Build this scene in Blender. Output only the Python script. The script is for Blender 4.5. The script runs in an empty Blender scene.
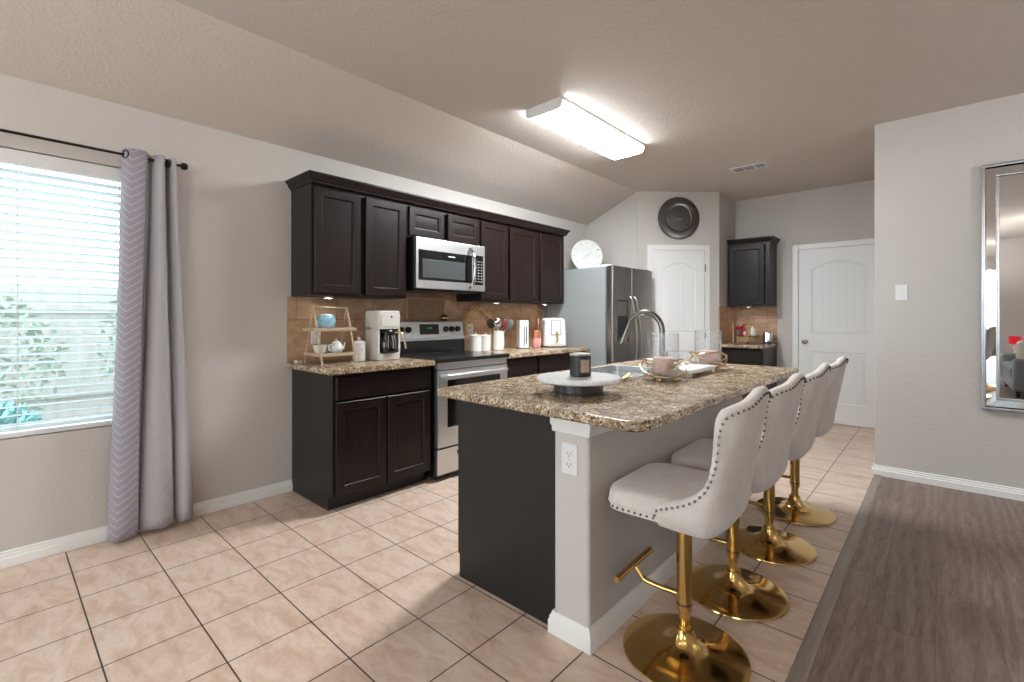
import bpy, bmesh, math, random
from mathutils import Vector, Matrix
random.seed(7)
sc = bpy.context.scene
col = sc.collection
PI = math.pi

# ------------------------------------------------------------------ camera, sky, exposure
cd = bpy.data.cameras.new('camera'); cam = bpy.data.objects.new('camera', cd); col.objects.link(cam)
cam.location = (3.4376, 0.0381, 1.2384); cam.rotation_euler = (PI/2, 0, 0.737)
cd.sensor_width = 36; cd.lens = 473.5/1024*36; cd.shift_y = -24/1024; cd.clip_start = 0.02
sc.camera = cam
w = bpy.data.worlds.new('sky'); sc.world = w; w.use_nodes = True
bg = w.node_tree.nodes['Background']; bg.inputs[0].default_value = (0.82, 0.92, 1.0, 1); bg.inputs[1].default_value = 4.6
sc.view_settings.view_transform = 'Standard'; sc.view_settings.look = 'None'
sc.view_settings.gamma = 1; sc.view_settings.use_curve_mapping = False
sc.view_settings.exposure = 0.70
sc.cycles.max_bounces = 10; sc.cycles.diffuse_bounces = 6; sc.cycles.glossy_bounces = 5
sc.cycles.transparent_max_bounces = 12; sc.cycles.caustics_reflective = False; sc.cycles.caustics_refractive = False
sc.cycles.sample_clamp_indirect = 6; sc.cycles.use_denoising = True

# brightness of the room lamps and of the added fill lights
FIXTURE = 50.0       # kitchen fluorescent wrap light
LIVING = 9.0  # living-room ceiling lamps (W each), the sofa one added as fill
FILL_UPLIGHT = 82.0        # added uplights out of view, standing in for flash bounced off the ceiling
PUCK = 28.0

# ------------------------------------------------------------------ helpers
def tag(o, label=None, cat=None, group=None, kind=None):
    if label: o['label'] = label
    if cat: o['category'] = cat
    if group: o['group'] = group
    if kind: o['kind'] = kind
    return o

def thing(name, label, cat, loc=(0, 0, 0), rz=0, group=None):
    o = bpy.data.objects.new(name, None); col.objects.link(o)
    o.empty_display_size = 0.05
    o.location = loc; o.rotation_euler = (0, 0, rz)
    return tag(o, label, cat, group)

def copy_tree(o, parent=None):
    c = o.copy(); col.objects.link(c)
    if parent is not None: c.parent = parent
    for ch in list(o.children): copy_tree(ch, c)
    return c

ID = Matrix.Identity(4)
def basis(a, b, n, org=(0, 0, 0)):
    "matrix taking (a across, b up, n out) into local space"
    a, b, n = Vector(a), Vector(b), Vector(n)
    m = Matrix((a, b, n)).transposed().to_4x4(); m.translation = Vector(org)
    return m

class MB:
    def __init__(s): s.bm = bmesh.new()
    def box(s, x0, y0, z0, x1, y1, z1, bev=0, M=ID, seg=2):
        P = [Vector(p) for p in ((x0,y0,z0),(x1,y0,z0),(x1,y1,z0),(x0,y1,z0),(x0,y0,z1),(x1,y0,z1),(x1,y1,z1),(x0,y1,z1))]
        vs = [s.bm.verts.new(M @ p) for p in P]
        fs = [s.bm.faces.new([vs[i] for i in f]) for f in ((3,2,1,0),(4,5,6,7),(0,1,5,4),(1,2,6,5),(2,3,7,6),(3,0,4,7))]
        if bev > 0:
            es = list({e for f in fs for e in f.edges})
            bmesh.ops.bevel(s.bm, geom=es, offset=bev, segments=seg, affect='EDGES', profile=0.5)
        return s
    def loops(s, rings, closed=True, cap0=False, cap1=False):
        "bridge consecutive rings of points"
        R = [[s.bm.verts.new(p) for p in r] for r in rings]
        n = len(R[0])
        for i in range(len(R)-1):
            for j in range(n if closed else n-1):
                k = (j+1) % n
                try: s.bm.faces.new((R[i][j], R[i][k], R[i+1][k], R[i+1][j]))
                except ValueError: pass
        if cap0: s.bm.faces.new(R[0][::-1])
        if cap1: s.bm.faces.new(R[-1])
        return s
    def lathe(s, prof, seg=32, M=ID, cap0=True, cap1=True):
        rings = []
        for r, z in prof:
            r = max(r, 1e-4)
            rings.append([M @ Vector((r*math.cos(2*PI*k/seg), r*math.sin(2*PI*k/seg), z)) for k in range(seg)])
        return s.loops(rings, True, cap0, cap1)
    def cyl(s, p0, p1, r0, r1=None, seg=16):
        p0, p1 = Vector(p0), Vector(p1); r1 = r0 if r1 is None else r1
        q = (p1-p0).to_track_quat('Z', 'Y').to_matrix().to_4x4(); q.translation = p0
        return s.lathe([(r0, 0), (r1, (p1-p0).length)], seg, q)
    def tube(s, pts, r, seg=10, closed=False):
        pts = [Vector(p) for p in pts]; n = len(pts); rings = []; up = None
        for i in range(n):
            if closed: t = (pts[(i+1) % n]-pts[i-1]).normalized()
            else: t = (pts[min(i+1, n-1)]-pts[max(i-1, 0)]).normalized()
            if up is None:
                up = Vector((0, 0, 1)) if abs(t.z) < .9 else Vector((1, 0, 0))
            u = (up - t*up.dot(t)).normalized(); up = u; v = t.cross(u)
            rr = r[i] if isinstance(r, (list, tuple)) else r
            rings.append([pts[i]+u*rr*math.cos(2*PI*k/seg)+v*rr*math.sin(2*PI*k/seg) for k in range(seg)])
        if closed: rings.append(rings[0]); return s.loops(rings)
        return s.loops(rings, True, True, True)
    def torus(s, c, R, r, M=ID, seg=40, ts=8):
        c = Vector(c); rings = []
        return s.tube([c + (M.to_3x3() @ Vector((R*math.cos(2*PI*k/seg), R*math.sin(2*PI*k/seg), 0))) for k in range(seg)], r, ts, True)
    def prism(s, poly, h0, h1, M=ID, holes=()):
        "polygon (a,b) extruded along n from h0 to h1"
        if not holes:
            return s.loops([[M @ Vector((a, b, h0)) for a, b in poly], [M @ Vector((a, b, h1)) for a, b in poly]], True, True, True)
        for h, flip in ((h0, True), (h1, False)):
            es = []
            for lp in [poly]+list(holes):
                vs = [s.bm.verts.new(M @ Vector((a, b, h))) for a, b in lp]
                es += [s.bm.edges.new((vs[i], vs[(i+1) % len(vs)])) for i in range(len(vs))]
            bmesh.ops.triangle_fill(s.bm, edges=es, use_beauty=True, use_dissolve=False)
        for lp in [poly]+list(holes):
            s.loops([[M @ Vector((a, b, h0)) for a, b in lp], [M @ Vector((a, b, h1)) for a, b in lp]])
        return s
    def sphere(s, c, r, sx=1, sy=1, sz=1, seg=16, M=ID):
        prof = [(math.sin(PI*i/(seg//2)), -math.cos(PI*i/(seg//2))) for i in range(seg//2+1)]
        m = Matrix.Translation(Vector(c)) @ M @ Matrix.Diagonal((r*sx, r*sy, r*sz, 1))
        return s.lathe(prof, seg, m, False, False)
    def sweep(s, path, prof, closed=False, M=ID):
        "profile (out, z) along a 2D path with mitred corners; out is to the right of travel"
        n = len(path); rings = []
        for i in range(n):
            p = Vector(path[i]); d0 = d1 = None
            if i > 0 or closed: d0 = (p-Vector(path[i-1])).normalized()
            if i < n-1 or closed: d1 = (Vector(path[(i+1) % n])-p).normalized()
            d0 = d0 or d1; d1 = d1 or d0
            n0, n1 = Vector((d0.y, -d0.x)), Vector((d1.y, -d1.x))
            m = (n0+n1); m = m/max(m.dot(n0), 1e-6) if m.length > 1e-6 else n0
            rings.append([M @ Vector((p.x+m.x*o, p.y+m.y*o, z)) for o, z in prof])
        if closed: rings.append(rings[0]); return s.loops(rings)
        return s.loops(rings, True, True, True)
    def build(s, name, mat, parent=None, flat=False, ang=38, label=None):
        bm = s.bm
        bmesh.ops.remove_doubles(bm, verts=bm.verts, dist=1e-5)
        bmesh.ops.recalc_face_normals(bm, faces=bm.faces)
        if not flat:
            for f in bm.faces: f.smooth = True
            for e in bm.edges:
                if len(e.link_faces) == 2 and e.calc_face_angle(0) > math.radians(ang): e.smooth = False
        me = bpy.data.meshes.new(name); bm.to_mesh(me); bm.free()
        me.materials.append(mat)
        o = bpy.data.objects.new(name, me); col.objects.link(o)
        if not flat:
            wn = o.modifiers.new('weighted_normals', 'WEIGHTED_NORMAL'); wn.keep_sharp = True; wn.weight = 50
        if parent is not None: o.parent = parent
        if label: o['label'] = label
        return o

def rrect(x0, y0, x1, y1, r, seg=6):
    pts = []
    for cx, cy, a0 in ((x1-r, y0+r, -PI/2), (x1-r, y1-r, 0), (x0+r, y1-r, PI/2), (x0+r, y0+r, PI)):
        for k in range(seg+1):
            a = a0+PI/2*k/seg; pts.append((cx+r*math.cos(a), cy+r*math.sin(a)))
    return pts

def text_mesh(name, body, size, mat, M, parent=None, depth=0.0006):
    "lettering as real geometry: built with Blender's own font, lying in (a,b), raised along n"
    cu = bpy.data.curves.new(name, 'FONT'); cu.body = body; cu.size = size; cu.extrude = depth
    cu.align_x = 'CENTER'; cu.align_y = 'CENTER'; cu.resolution_u = 3
    t = bpy.data.objects.new(name+'_tmp', cu); col.objects.link(t)
    dg = bpy.context.evaluated_depsgraph_get()
    me = bpy.data.meshes.new_from_object(t.evaluated_get(dg))
    bpy.data.objects.remove(t); me.transform(M); me.materials.clear(); me.materials.append(mat)
    o = bpy.data.objects.new(name, me); col.objects.link(o); o.parent = parent
    return o

# ------------------------------------------------------------------ materials
def lin(r, g, b):
    f = lambda c: (c/255/12.92) if c/255 <= .04045 else ((c/255+.055)/1.055)**2.4
    return (f(r), f(g), f(b), 1)

def mat(name, c, rough=.5, metal=0, spec=.5, emit=None, es=0, coat=0, sheen=0, trans=0, sss=0):
    m = bpy.data.materials.new(name); m.use_nodes = True
    b = m.node_tree.nodes['Principled BSDF']
    b.inputs['Base Color'].default_value = c if len(c) == 4 else (*c, 1)
    b.inputs['Roughness'].default_value = rough; b.inputs['Metallic'].default_value = metal
    b.inputs['Specular IOR Level'].default_value = spec
    b.inputs['Coat Weight'].default_value = coat; b.inputs['Sheen Weight'].default_value = sheen
    if emit: b.inputs['Emission Color'].default_value = emit if len(emit) == 4 else (*emit, 1); b.inputs['Emission Strength'].default_value = es
    return m

class NT:
    "small node-building helper"
    def __init__(s, m): s.m = m; s.t = m.node_tree; s.b = s.t.nodes['Principled BSDF']
    def n(s, typ, **kw):
        nd = s.t.nodes.new(typ)
        for k, v in kw.items():
            if k in nd.inputs.keys() if hasattr(nd.inputs, 'keys') else False: nd.inputs[k].default_value = v
            else: setattr(nd, k, v)
        return nd
    def l(s, a, b): s.t.links.new(a, b)
    def coord(s, scale=(1, 1, 1), rot=(0, 0, 0), loc=(0, 0, 0)):
        tc = s.n('ShaderNodeTexCoord'); mp = s.n('ShaderNodeMapping')
        mp.inputs['Scale'].default_value = scale; mp.inputs['Rotation'].default_value = rot; mp.inputs['Location'].default_value = loc
        s.l(tc.outputs['Object'], mp.inputs['Vector']); return mp.outputs['Vector']
    def noise(s, vec, scale, detail=3, rough=.5, dist=0):
        nd = s.n('ShaderNodeTexNoise'); nd.inputs['Scale'].default_value = scale; nd.inputs['Detail'].default_value = detail
        nd.inputs['Roughness'].default_value = rough; nd.inputs['Distortion'].default_value = dist
        s.l(vec, nd.inputs['Vector']); return nd.outputs['Fac']
    def ramp(s, fac, stops, interp='LINEAR'):
        r = s.n('ShaderNodeValToRGB'); r.color_ramp.interpolation = interp
        while len(r.color_ramp.elements) < len(stops): r.color_ramp.elements.new(.5)
        for e, (p, c) in zip(r.color_ramp.elements, stops): e.position = p; e.color = c if len(c) == 4 else (*c, 1)
        s.l(fac, r.inputs['Fac']); return r.outputs['Color']
    def mix(s, fac, a, b, mode='MIX'):
        x = s.n('ShaderNodeMix'); x.data_type = 'RGBA'; x.blend_type = mode
        for sock, v in ((x.inputs[0], fac), (x.inputs[6], a), (x.inputs[7], b)):
            if hasattr(v, 'is_output'): s.l(v, sock)
            else: sock.default_value = v
        return x.outputs[2]
    def bump(s, h, strength=.3, dist=.01):
        bp = s.n('ShaderNodeBump'); bp.inputs['Strength'].default_value = strength; bp.inputs['Distance'].default_value = dist
        s.l(h, bp.inputs['Height']); s.l(bp.outputs['Normal'], s.b.inputs['Normal'])
    def color(s, c): s.l(c, s.b.inputs['Base Color'])

def paint(name, c, scale, strength, dist=.004, rough=.75):
    m = mat(name, c, rough, spec=.25); t = NT(m); v = t.coord()
    n1 = t.noise(v, scale, 2, .5, .3)
    r = t.ramp(n1, [(.42, (0, 0, 0)), (.60, (1, 1, 1))])
    t.bump(r, strength, dist)
    return m

M_WALL = paint('greige wall paint', lin(202, 197, 193), 70, .24)
M_CEIL = paint('textured ceiling paint', lin(205, 196, 189), 55, .28, .006)
M_TRIM = mat('white trim paint', lin(238, 238, 237), .35)
M_DOOR = mat('white door paint', lin(236, 237, 238), .4)

def tile_floor():
    m = mat('beige floor tile', lin(205, 175, 150), .34); t = NT(m); T = .3048
    v = t.coord(loc=(-.0569*T, 0, 0))
    br = t.n('ShaderNodeTexBrick'); br.offset = 0; br.squash = 1
    br.inputs['Scale'].default_value = 1; br.inputs['Brick Width'].default_value = T; br.inputs['Row Height'].default_value = T
    br.inputs['Mortar Size'].default_value = .0030; br.inputs['Mortar Smooth'].default_value = .15
    br.inputs['Color1'].default_value = (.4, .4, .4, 1); br.inputs['Color2'].default_value = (.6, .6, .6, 1)
    t.l(v, br.inputs['Vector'])
    v2 = t.coord(scale=(1.3, 3.2, 1), rot=(0, 0, .5))
    n1 = t.noise(v2, 4.5, 8, .62, .8); n2 = t.noise(t.coord(), 38, 5, .6)
    c = t.ramp(n1, [(.28, lin(196, 163, 141)), (.46, lin(215, 189, 170)), (.6, lin(226, 206, 191)), (.78, lin(204, 168, 145))])
    c = t.mix(.16, c, t.ramp(n2, [(.3, lin(180, 146, 122)), (.7, lin(232, 215, 199))]))
    c = t.mix(.10, c, br.outputs['Color'], 'OVERLAY')
    c = t.mix(br.outputs['Fac'], c, lin(58, 43, 36)); t.color(c)
    inv = t.n('ShaderNodeMath'); inv.operation = 'SUBTRACT'; inv.inputs[0].default_value = 1; t.l(br.outputs['Fac'], inv.inputs[1])
    t.bump(inv.outputs[0], .35, .004)
    return m
M_TILE = tile_floor()

def plank_floor():
    m = mat('grey brown plank floor', lin(110, 92, 82), .38); t = NT(m)
    v = t.coord(rot=(0, 0, PI/2))
    br = t.n('ShaderNodeTexBrick'); br.offset = .37; br.squash = 1
    br.inputs['Scale'].default_value = 1; br.inputs['Brick Width'].default_value = 1.22; br.inputs['Row Height'].default_value = .19
    br.inputs['Mortar Size'].default_value = .0007; br.inputs['Mortar Smooth'].default_value = .1
    br.inputs['Color1'].default_value = (0, 0, 0, 1); br.inputs['Color2'].default_value = (1, 1, 1, 1)
    t.l(v, br.inputs['Vector'])
    add = t.n('ShaderNodeVectorMath'); add.operation = 'MULTIPLY_ADD'
    t.l(br.outputs['Color'], add.inputs[0]); add.inputs[1].default_value = (3.1, 7.3, 0); t.l(t.coord(scale=(5.5, .8, 1)), add.inputs[2])
    n1 = t.noise(add.outputs[0], 1.6, 6, .6, 1.6); n2 = t.noise(add.outputs[0], 11, 5, .65, .6)
    n3 = t.noise(t.coord(scale=(60, 3, 1)), 3, 3, .6)
    wv = t.n('ShaderNodeTexWave'); wv.wave_type = 'BANDS'; wv.bands_direction = 'X'; wv.inputs['Scale'].default_value = 1.0; wv.inputs['Distortion'].default_value = 16; wv.inputs['Detail'].default_value = 3; wv.inputs['Detail Scale'].default_value = .6
    t.l(add.outputs[0], wv.inputs['Vector'])
    c = t.ramp(n1, [(.25, lin(86, 68, 60)), (.45, lin(116, 96, 86)), (.6, lin(134, 113, 102)), (.78, lin(98, 78, 69))])
    c = t.mix(.48, c, t.ramp(n2, [(.35, lin(80, 62, 54)), (.62, lin(156, 138, 127))]))
    c = t.mix(.22, c, t.ramp(n3, [(.35, lin(90, 74, 67)), (.65, lin(158, 141, 131))]))
    c = t.mix(.20, c, t.ramp(wv.outputs['Fac'], [(.2, lin(88, 72, 65)), (.8, lin(160, 142, 131))]))
    c = t.mix(.14, c, br.outputs['Color'], 'OVERLAY')
    c = t.mix(br.outputs['Fac'], c, lin(84, 70, 63)); t.color(c)
    t.bump(n3, .12, .002)
    return m
M_PLANK = plank_floor()

def wood(name, c0, c1, scale=(30, 30, 2.2), rough=.33, spec=.5):
    m = mat(name, c0, rough, spec=spec); t = NT(m)
    n1 = t.noise(t.coord(scale=scale), 1.5, 5, .6, .5)
    t.color(t.ramp(n1, [(.3, c0), (.7, c1)])); return m
M_ESP = wood('espresso stained wood', lin(25, 16, 15), lin(37, 26, 24), rough=.32, spec=.28)
M_ESPSIDE = wood('espresso side panel', lin(34, 31, 30), lin(41, 37, 35), rough=.42, spec=.35)
M_STRIP = wood('grey brown threshold wood', lin(132, 121, 112), lin(156, 145, 135), scale=(40, 1.5, 10))
M_RACK = wood('light rack wood', lin(178, 156, 130), lin(200, 178, 152), scale=(4, 4, 30))

def granite():
    m = mat('speckled brown granite', lin(150, 125, 98), .25); t = NT(m); v = t.coord()
    wv = t.noise(v, 26, 4, .6); 
    ad = t.n('ShaderNodeVectorMath'); ad.operation = 'MULTIPLY_ADD'
    cx = t.n('ShaderNodeCombineXYZ'); t.l(wv, cx.inputs[0]); t.l(wv, cx.inputs[1])
    t.l(cx.outputs[0], ad.inputs[0]); ad.inputs[1].default_value = (.03, .03, 0); t.l(v, ad.inputs[2])
    vo = t.n('ShaderNodeTexVoronoi'); vo.inputs['Scale'].default_value = 140; t.l(ad.outputs[0], vo.inputs['Vector'])
    sep = t.n('ShaderNodeSeparateColor'); t.l(vo.outputs['Color'], sep.inputs[0])
    c = t.ramp(sep.outputs[0], [(0, lin(44, 34, 28)), (.10, lin(62, 48, 38)), (.20, lin(118, 92, 70)), (.42, lin(168, 142, 112)), (.7, lin(204, 184, 156)), (1, lin(232, 220, 202))])
    n1 = t.noise(v, 13, 5, .65)
    c = t.mix(t.ramp(n1, [(.40, (.85, .85, .85)), (.56, (0, 0, 0))]), c, t.ramp(sep.outputs[1], [(.2, lin(70, 56, 46)), (.5, lin(136, 110, 80)), (.9, lin(172, 148, 116))]))
    n2 = t.noise(v, 150, 3, .6)
    c = t.mix(t.ramp(n2, [(.30, (.8, .8, .8)), (.40, (0, 0, 0))]), c, lin(48, 38, 32)); t.color(c)
    return m
M_GRAN = granite()

def splash_tile(name, axis):
    m = mat(name, lin(150, 115, 85), .45); t = NT(m); T = .3048
    v = t.coord(rot=(PI/2, 0, PI/2) if axis == 'x' else (PI/2, 0, 0))
    tc = t.n('ShaderNodeTexCoord'); sp = t.n('ShaderNodeSeparateXYZ'); cb = t.n('ShaderNodeCombineXYZ')
    t.l(tc.outputs['Object'], sp.inputs[0]); t.l(sp.outputs[1 if axis == 'x' else 0], cb.inputs[0]); t.l(sp.outputs[2], cb.inputs[1])
    mp = t.n('ShaderNodeMapping'); t.l(cb.outputs[0], mp.inputs[0])
    mp.inputs['Location'].default_value = (.16, -.914+T*3, 0)
    br = t.n('ShaderNodeTexBrick'); br.offset = .5
    br.inputs['Scale'].default_value = 1; br.inputs['Brick Width'].default_value = T; br.inputs['Row Height'].default_value = T
    br.inputs['Mortar Size'].default_value = .0022; br.inputs['Color1'].default_value = (.35, .35, .35, 1); br.inputs['Color2'].default_value = (.65, .65, .65, 1)
    t.l(mp.outputs[0], br.inputs['Vector'])
    n1 = t.noise(t.coord(scale=(1, 1.2, 3)), 5, 7, .62, .6)
    c = t.ramp(n1, [(.3, lin(158, 124, 97)), (.5, lin(182, 147, 118)), (.7, lin(202, 170, 143))])
    c = t.mix(.35, c, br.outputs['Color'], 'OVERLAY')
    c = t.mix(br.outputs['Fac'], c, lin(120, 92, 70)); t.color(c)
    return m
M_SPLX = splash_tile('brown stone splash tile', 'x'); M_SPLY = splash_tile('brown stone splash tile far', 'y')
M_INSET = mat('dark inset tile', lin(128, 98, 76), .5)
def _ins():
    t = NT(M_INSET); n1 = t.noise(t.coord(), 60, 4, .6); t.color(t.ramp(n1, [(.35, lin(136, 104, 80)), (.65, lin(170, 136, 108))])); t.bump(n1, .3, .004)
_ins()

M_STEEL = mat('brushed stainless steel', lin(214, 216, 218), .36, 1)
def _st():
    t = NT(M_STEEL); n1 = t.noise(t.coord(scale=(1, 1, 60)), 8, 3, .6)
    t.color(t.ramp(n1, [(.3, lin(206, 208, 210)), (.7, lin(222, 224, 226))]))
_st()
M_STEELD = mat('darker stainless steel', lin(158, 152, 148), .30, 1)
M_FSIDE = mat('grey painted fridge side', lin(138, 141, 143), .5)
M_CHROME = mat('chrome', lin(215, 215, 218), .10, 1)
M_NICKEL = mat('brushed nickel', lin(128, 122, 118), .27, 1)
M_GOLD = mat('polished gold metal', lin(208, 172, 108), .12, 1)
M_GOLDP = mat('pale gold metal', lin(204, 176, 142), .28, 1)
M_ROSE = mat('rose gold metal', lin(236, 166, 132), .3, .8)
M_BLACK = mat('black plastic', lin(22, 22, 23), .35)
M_BLKGLASS = mat('black glass', lin(14, 14, 16), .08, spec=.6)
M_MWGLASS = mat('smoked oven glass', lin(70, 74, 76), .16, spec=.6)
M_RUBBER = mat('matte black rubber', lin(26, 25, 25), .7)
M_ROD = mat('dark bronze rod', lin(38, 34, 32), .4, .6)
M_WHITE = mat('white glazed ceramic', lin(226, 224, 221), .18, coat=.3)
M_WPLAST = mat('white plastic', lin(228, 228, 228), .32)
M_CREAM = mat('cream appliance plastic', lin(208, 204, 198), .4)
M_MARBLE = mat('white marble', lin(238, 237, 235), .25)
def _mb():
    t = NT(M_MARBLE); n1 = t.noise(t.coord(), 9, 8, .7, 2.0)
    t.color(t.ramp(n1, [(.44, lin(238, 239, 241)), (.5, lin(226, 228, 231)), (.56, lin(240, 241, 243))]))
_mb()
M_BLUE = mat('mottled blue ceramic', lin(140, 190, 205), .3)
def _bl():
    t = NT(M_BLUE); n1 = t.noise(t.coord(), 28, 4, .6, .5)
    t.color(t.ramp(n1, [(.32, lin(96, 158, 186)), (.5, lin(150, 198, 212)), (.68, lin(200, 222, 226))]))
_bl()
M_VELVET = mat('off white velvet', lin(216, 209, 204), .8, spec=.2, sheen=.4)
def _vv():
    t = NT(M_VELVET); n1 = t.noise(t.coord(), 14, 4, .6)
    t.color(t.ramp(n1, [(.3, lin(206, 198, 193)), (.7, lin(222, 215, 211))]))
_vv()
M_NAIL = mat('pewter nailhead', lin(120, 114, 106), .22, 1)
M_PINK = mat('pink candle wax', lin(236, 190, 182), .5)
M_PINKC = mat('pink ceramic', lin(236, 170, 168), .35)
M_COPPER = mat('copper glaze', lin(214, 140, 112), .3, .55)
M_RED = mat('red glaze', lin(172, 44, 42), .4)
M_WINE = mat('wine red silicone', lin(112, 30, 42), .5)
M_TEAL = mat('dark teal print', lin(54, 92, 92), .5)
M_LABEL = mat('tan paper label', lin(172, 150, 128), .6)
M_STONELID = mat('stone lid', lin(150, 140, 134), .6)
def _sl():
    t = NT(M_STONELID); n1 = t.noise(t.coord(), 70, 4, .7); t.color(t.ramp(n1, [(.4, lin(88, 80, 76)), (.6, lin(196, 184, 172))]))
_sl()
M_PEWTER = mat('dark pewter', lin(116, 114, 113), .27, 1)
M_MIRROR = mat('mirror glass', lin(226, 226, 226), .015, 1)
M_SILVER = mat('silver frame', lin(190, 190, 194), .22, 1)
M_PRINT = mat('pale grey printing', lin(188, 188, 188), .5)
M_GREENLED = mat('dim green digits', lin(30, 70, 40), .4, emit=(.1, .6, .25), es=.35)
M_DARKHOLE = mat('dark slot', lin(40, 38, 37), .8)
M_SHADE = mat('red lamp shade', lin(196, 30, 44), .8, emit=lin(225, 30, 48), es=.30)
M_SOFA = mat('grey sofa fabric', lin(126, 130, 132), .9)
M_PILLOW = mat('pale pillow fabric', lin(196, 192, 184), .9)
M_DIFF = mat('fluorescent diffuser', (1, 1, 1), .5, emit=(.94, .985, 1.0), es=FIXTURE)
M_DIFFS = mat('fluorescent diffuser edge', (.9, .9, .9), .5, emit=(.94, .985, 1.0), es=20.0)
M_PUCK = mat('puck light lens', (1, 1, 1), .5, emit=(1, .88, .70), es=PUCK)
M_LAMP = mat('lit glass bowl', (1, 1, 1), .5, emit=(1, .86, .70), es=2.5)
M_LEAFG = mat('shrub leaf', lin(128, 142, 128), .7)
M_TEALBUSH = mat('blue green shrub leaf', lin(128, 172, 172), .7)
M_FENCE = wood('weathered fence wood', lin(136, 134, 130), lin(160, 157, 152), scale=(8, 8, 1.2), rough=.8)
M_GRASS = mat('pale concrete patio', lin(158, 154, 148), .9)
M_GOLDLEAF = mat('gold leaf foliage', lin(206, 170, 120), .5, .1)

def thin_glass(name, tint=(.95, .98, .97, 1), refl=.08, rough=0.0):
    m = bpy.data.materials.new(name); m.use_nodes = True; nt = m.node_tree; nt.nodes.clear()
    o = nt.nodes.new('ShaderNodeOutputMaterial'); mx = nt.nodes.new('ShaderNodeMixShader')
    a = nt.nodes.new('ShaderNodeBsdfTransparent'); a.inputs[0].default_value = tint
    g = nt.nodes.new('ShaderNodeBsdfGlossy'); g.inputs['Roughness'].default_value = rough
    lw = nt.nodes.new('ShaderNodeLayerWeight'); pw = nt.nodes.new('ShaderNodeMath'); pw.operation = 'POWER'; pw.inputs[1].default_value = 4
    fr = nt.nodes.new('ShaderNodeMath'); fr.operation = 'MULTIPLY_ADD'; fr.inputs[1].default_value = .6; fr.inputs[2].default_value = .035
    nt.links.new(lw.outputs['Facing'], pw.inputs[0]); nt.links.new(pw.outputs[0], fr.inputs[0])
    nt.links.new(fr.outputs[0], mx.inputs[0]); nt.links.new(a.outputs[0], mx.inputs[1]); nt.links.new(g.outputs[0], mx.inputs[2])
    nt.links.new(mx.outputs[0], o.inputs[0]); return m
M_GLASS = thin_glass('clear window glass')
def seeded():
    m = thin_glass('seeded candle glass', (.97, .98, .98, 1)); nt = m.node_tree
    tc = nt.nodes.new('ShaderNodeTexCoord'); vo = nt.nodes.new('ShaderNodeTexNoise'); vo.inputs['Scale'].default_value = 130; vo.inputs['Detail'].default_value = 3
    nt.links.new(tc.outputs['Object'], vo.inputs['Vector'])
    r = nt.nodes.new('ShaderNodeValToRGB'); r.color_ramp.elements[0].position = .42; r.color_ramp.elements[1].position = .62
    r.color_ramp.elements[0].color = (.955, .97, .975, 1); r.color_ramp.elements[1].color = (1, 1, 1, 1)
    nt.links.new(vo.outputs['Fac'], r.inputs[0])
    for nd in nt.nodes:
        if nd.type == 'BSDF_TRANSPARENT': nt.links.new(r.outputs[0], nd.inputs[0])
    bp = nt.nodes.new('ShaderNodeBump'); bp.inputs['Strength'].default_value = .6; bp.inputs['Distance'].default_value = .003
    nt.links.new(vo.outputs['Fac'], bp.inputs['Height'])
    for nd in nt.nodes:
        if nd.type == 'BSDF_GLOSSY': nt.links.new(bp.outputs[0], nd.inputs['Normal']); nd.inputs['Roughness'].default_value = .12
    out = [n for n in nt.nodes if n.type == 'OUTPUT_MATERIAL'][0]; src = out.inputs[0].links[0].from_socket
    df = nt.nodes.new('ShaderNodeBsdfDiffuse'); df.inputs[0].default_value = (.9, .93, .95, 1); m2 = nt.nodes.new('ShaderNodeMixShader')
    r2 = nt.nodes.new('ShaderNodeValToRGB'); r2.color_ramp.elements[0].position = .40; r2.color_ramp.elements[1].position = .66
    r2.color_ramp.elements[0].color = (.10, .10, .10, 1); r2.color_ramp.elements[1].color = (.0, .0, .0, 1)
    nt.links.new(vo.outputs['Fac'], r2.inputs[0]); nt.links.new(r2.outputs[0], m2.inputs[0]); nt.links.new(src, m2.inputs[1]); nt.links.new(df.outputs[0], m2.inputs[2]); nt.links.new(m2.outputs[0], out.inputs[0])
    return m
M_SEED = seeded()

def slat_mat():
    m = mat('white blind slat', lin(228, 233, 234), .45); t = NT(m)
    tr = t.n('ShaderNodeBsdfTranslucent'); tr.inputs[0].default_value = (.82, .88, .90, 1)
    mx = t.n('ShaderNodeMixShader'); mx.inputs[0].default_value = .45
    out = [n for n in t.t.nodes if n.type == 'OUTPUT_MATERIAL'][0]
    t.l(t.b.outputs[0], mx.inputs[1]); t.l(tr.outputs[0], mx.inputs[2]); t.l(mx.outputs[0], out.inputs[0]); return m
M_SLAT = slat_mat()

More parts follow.
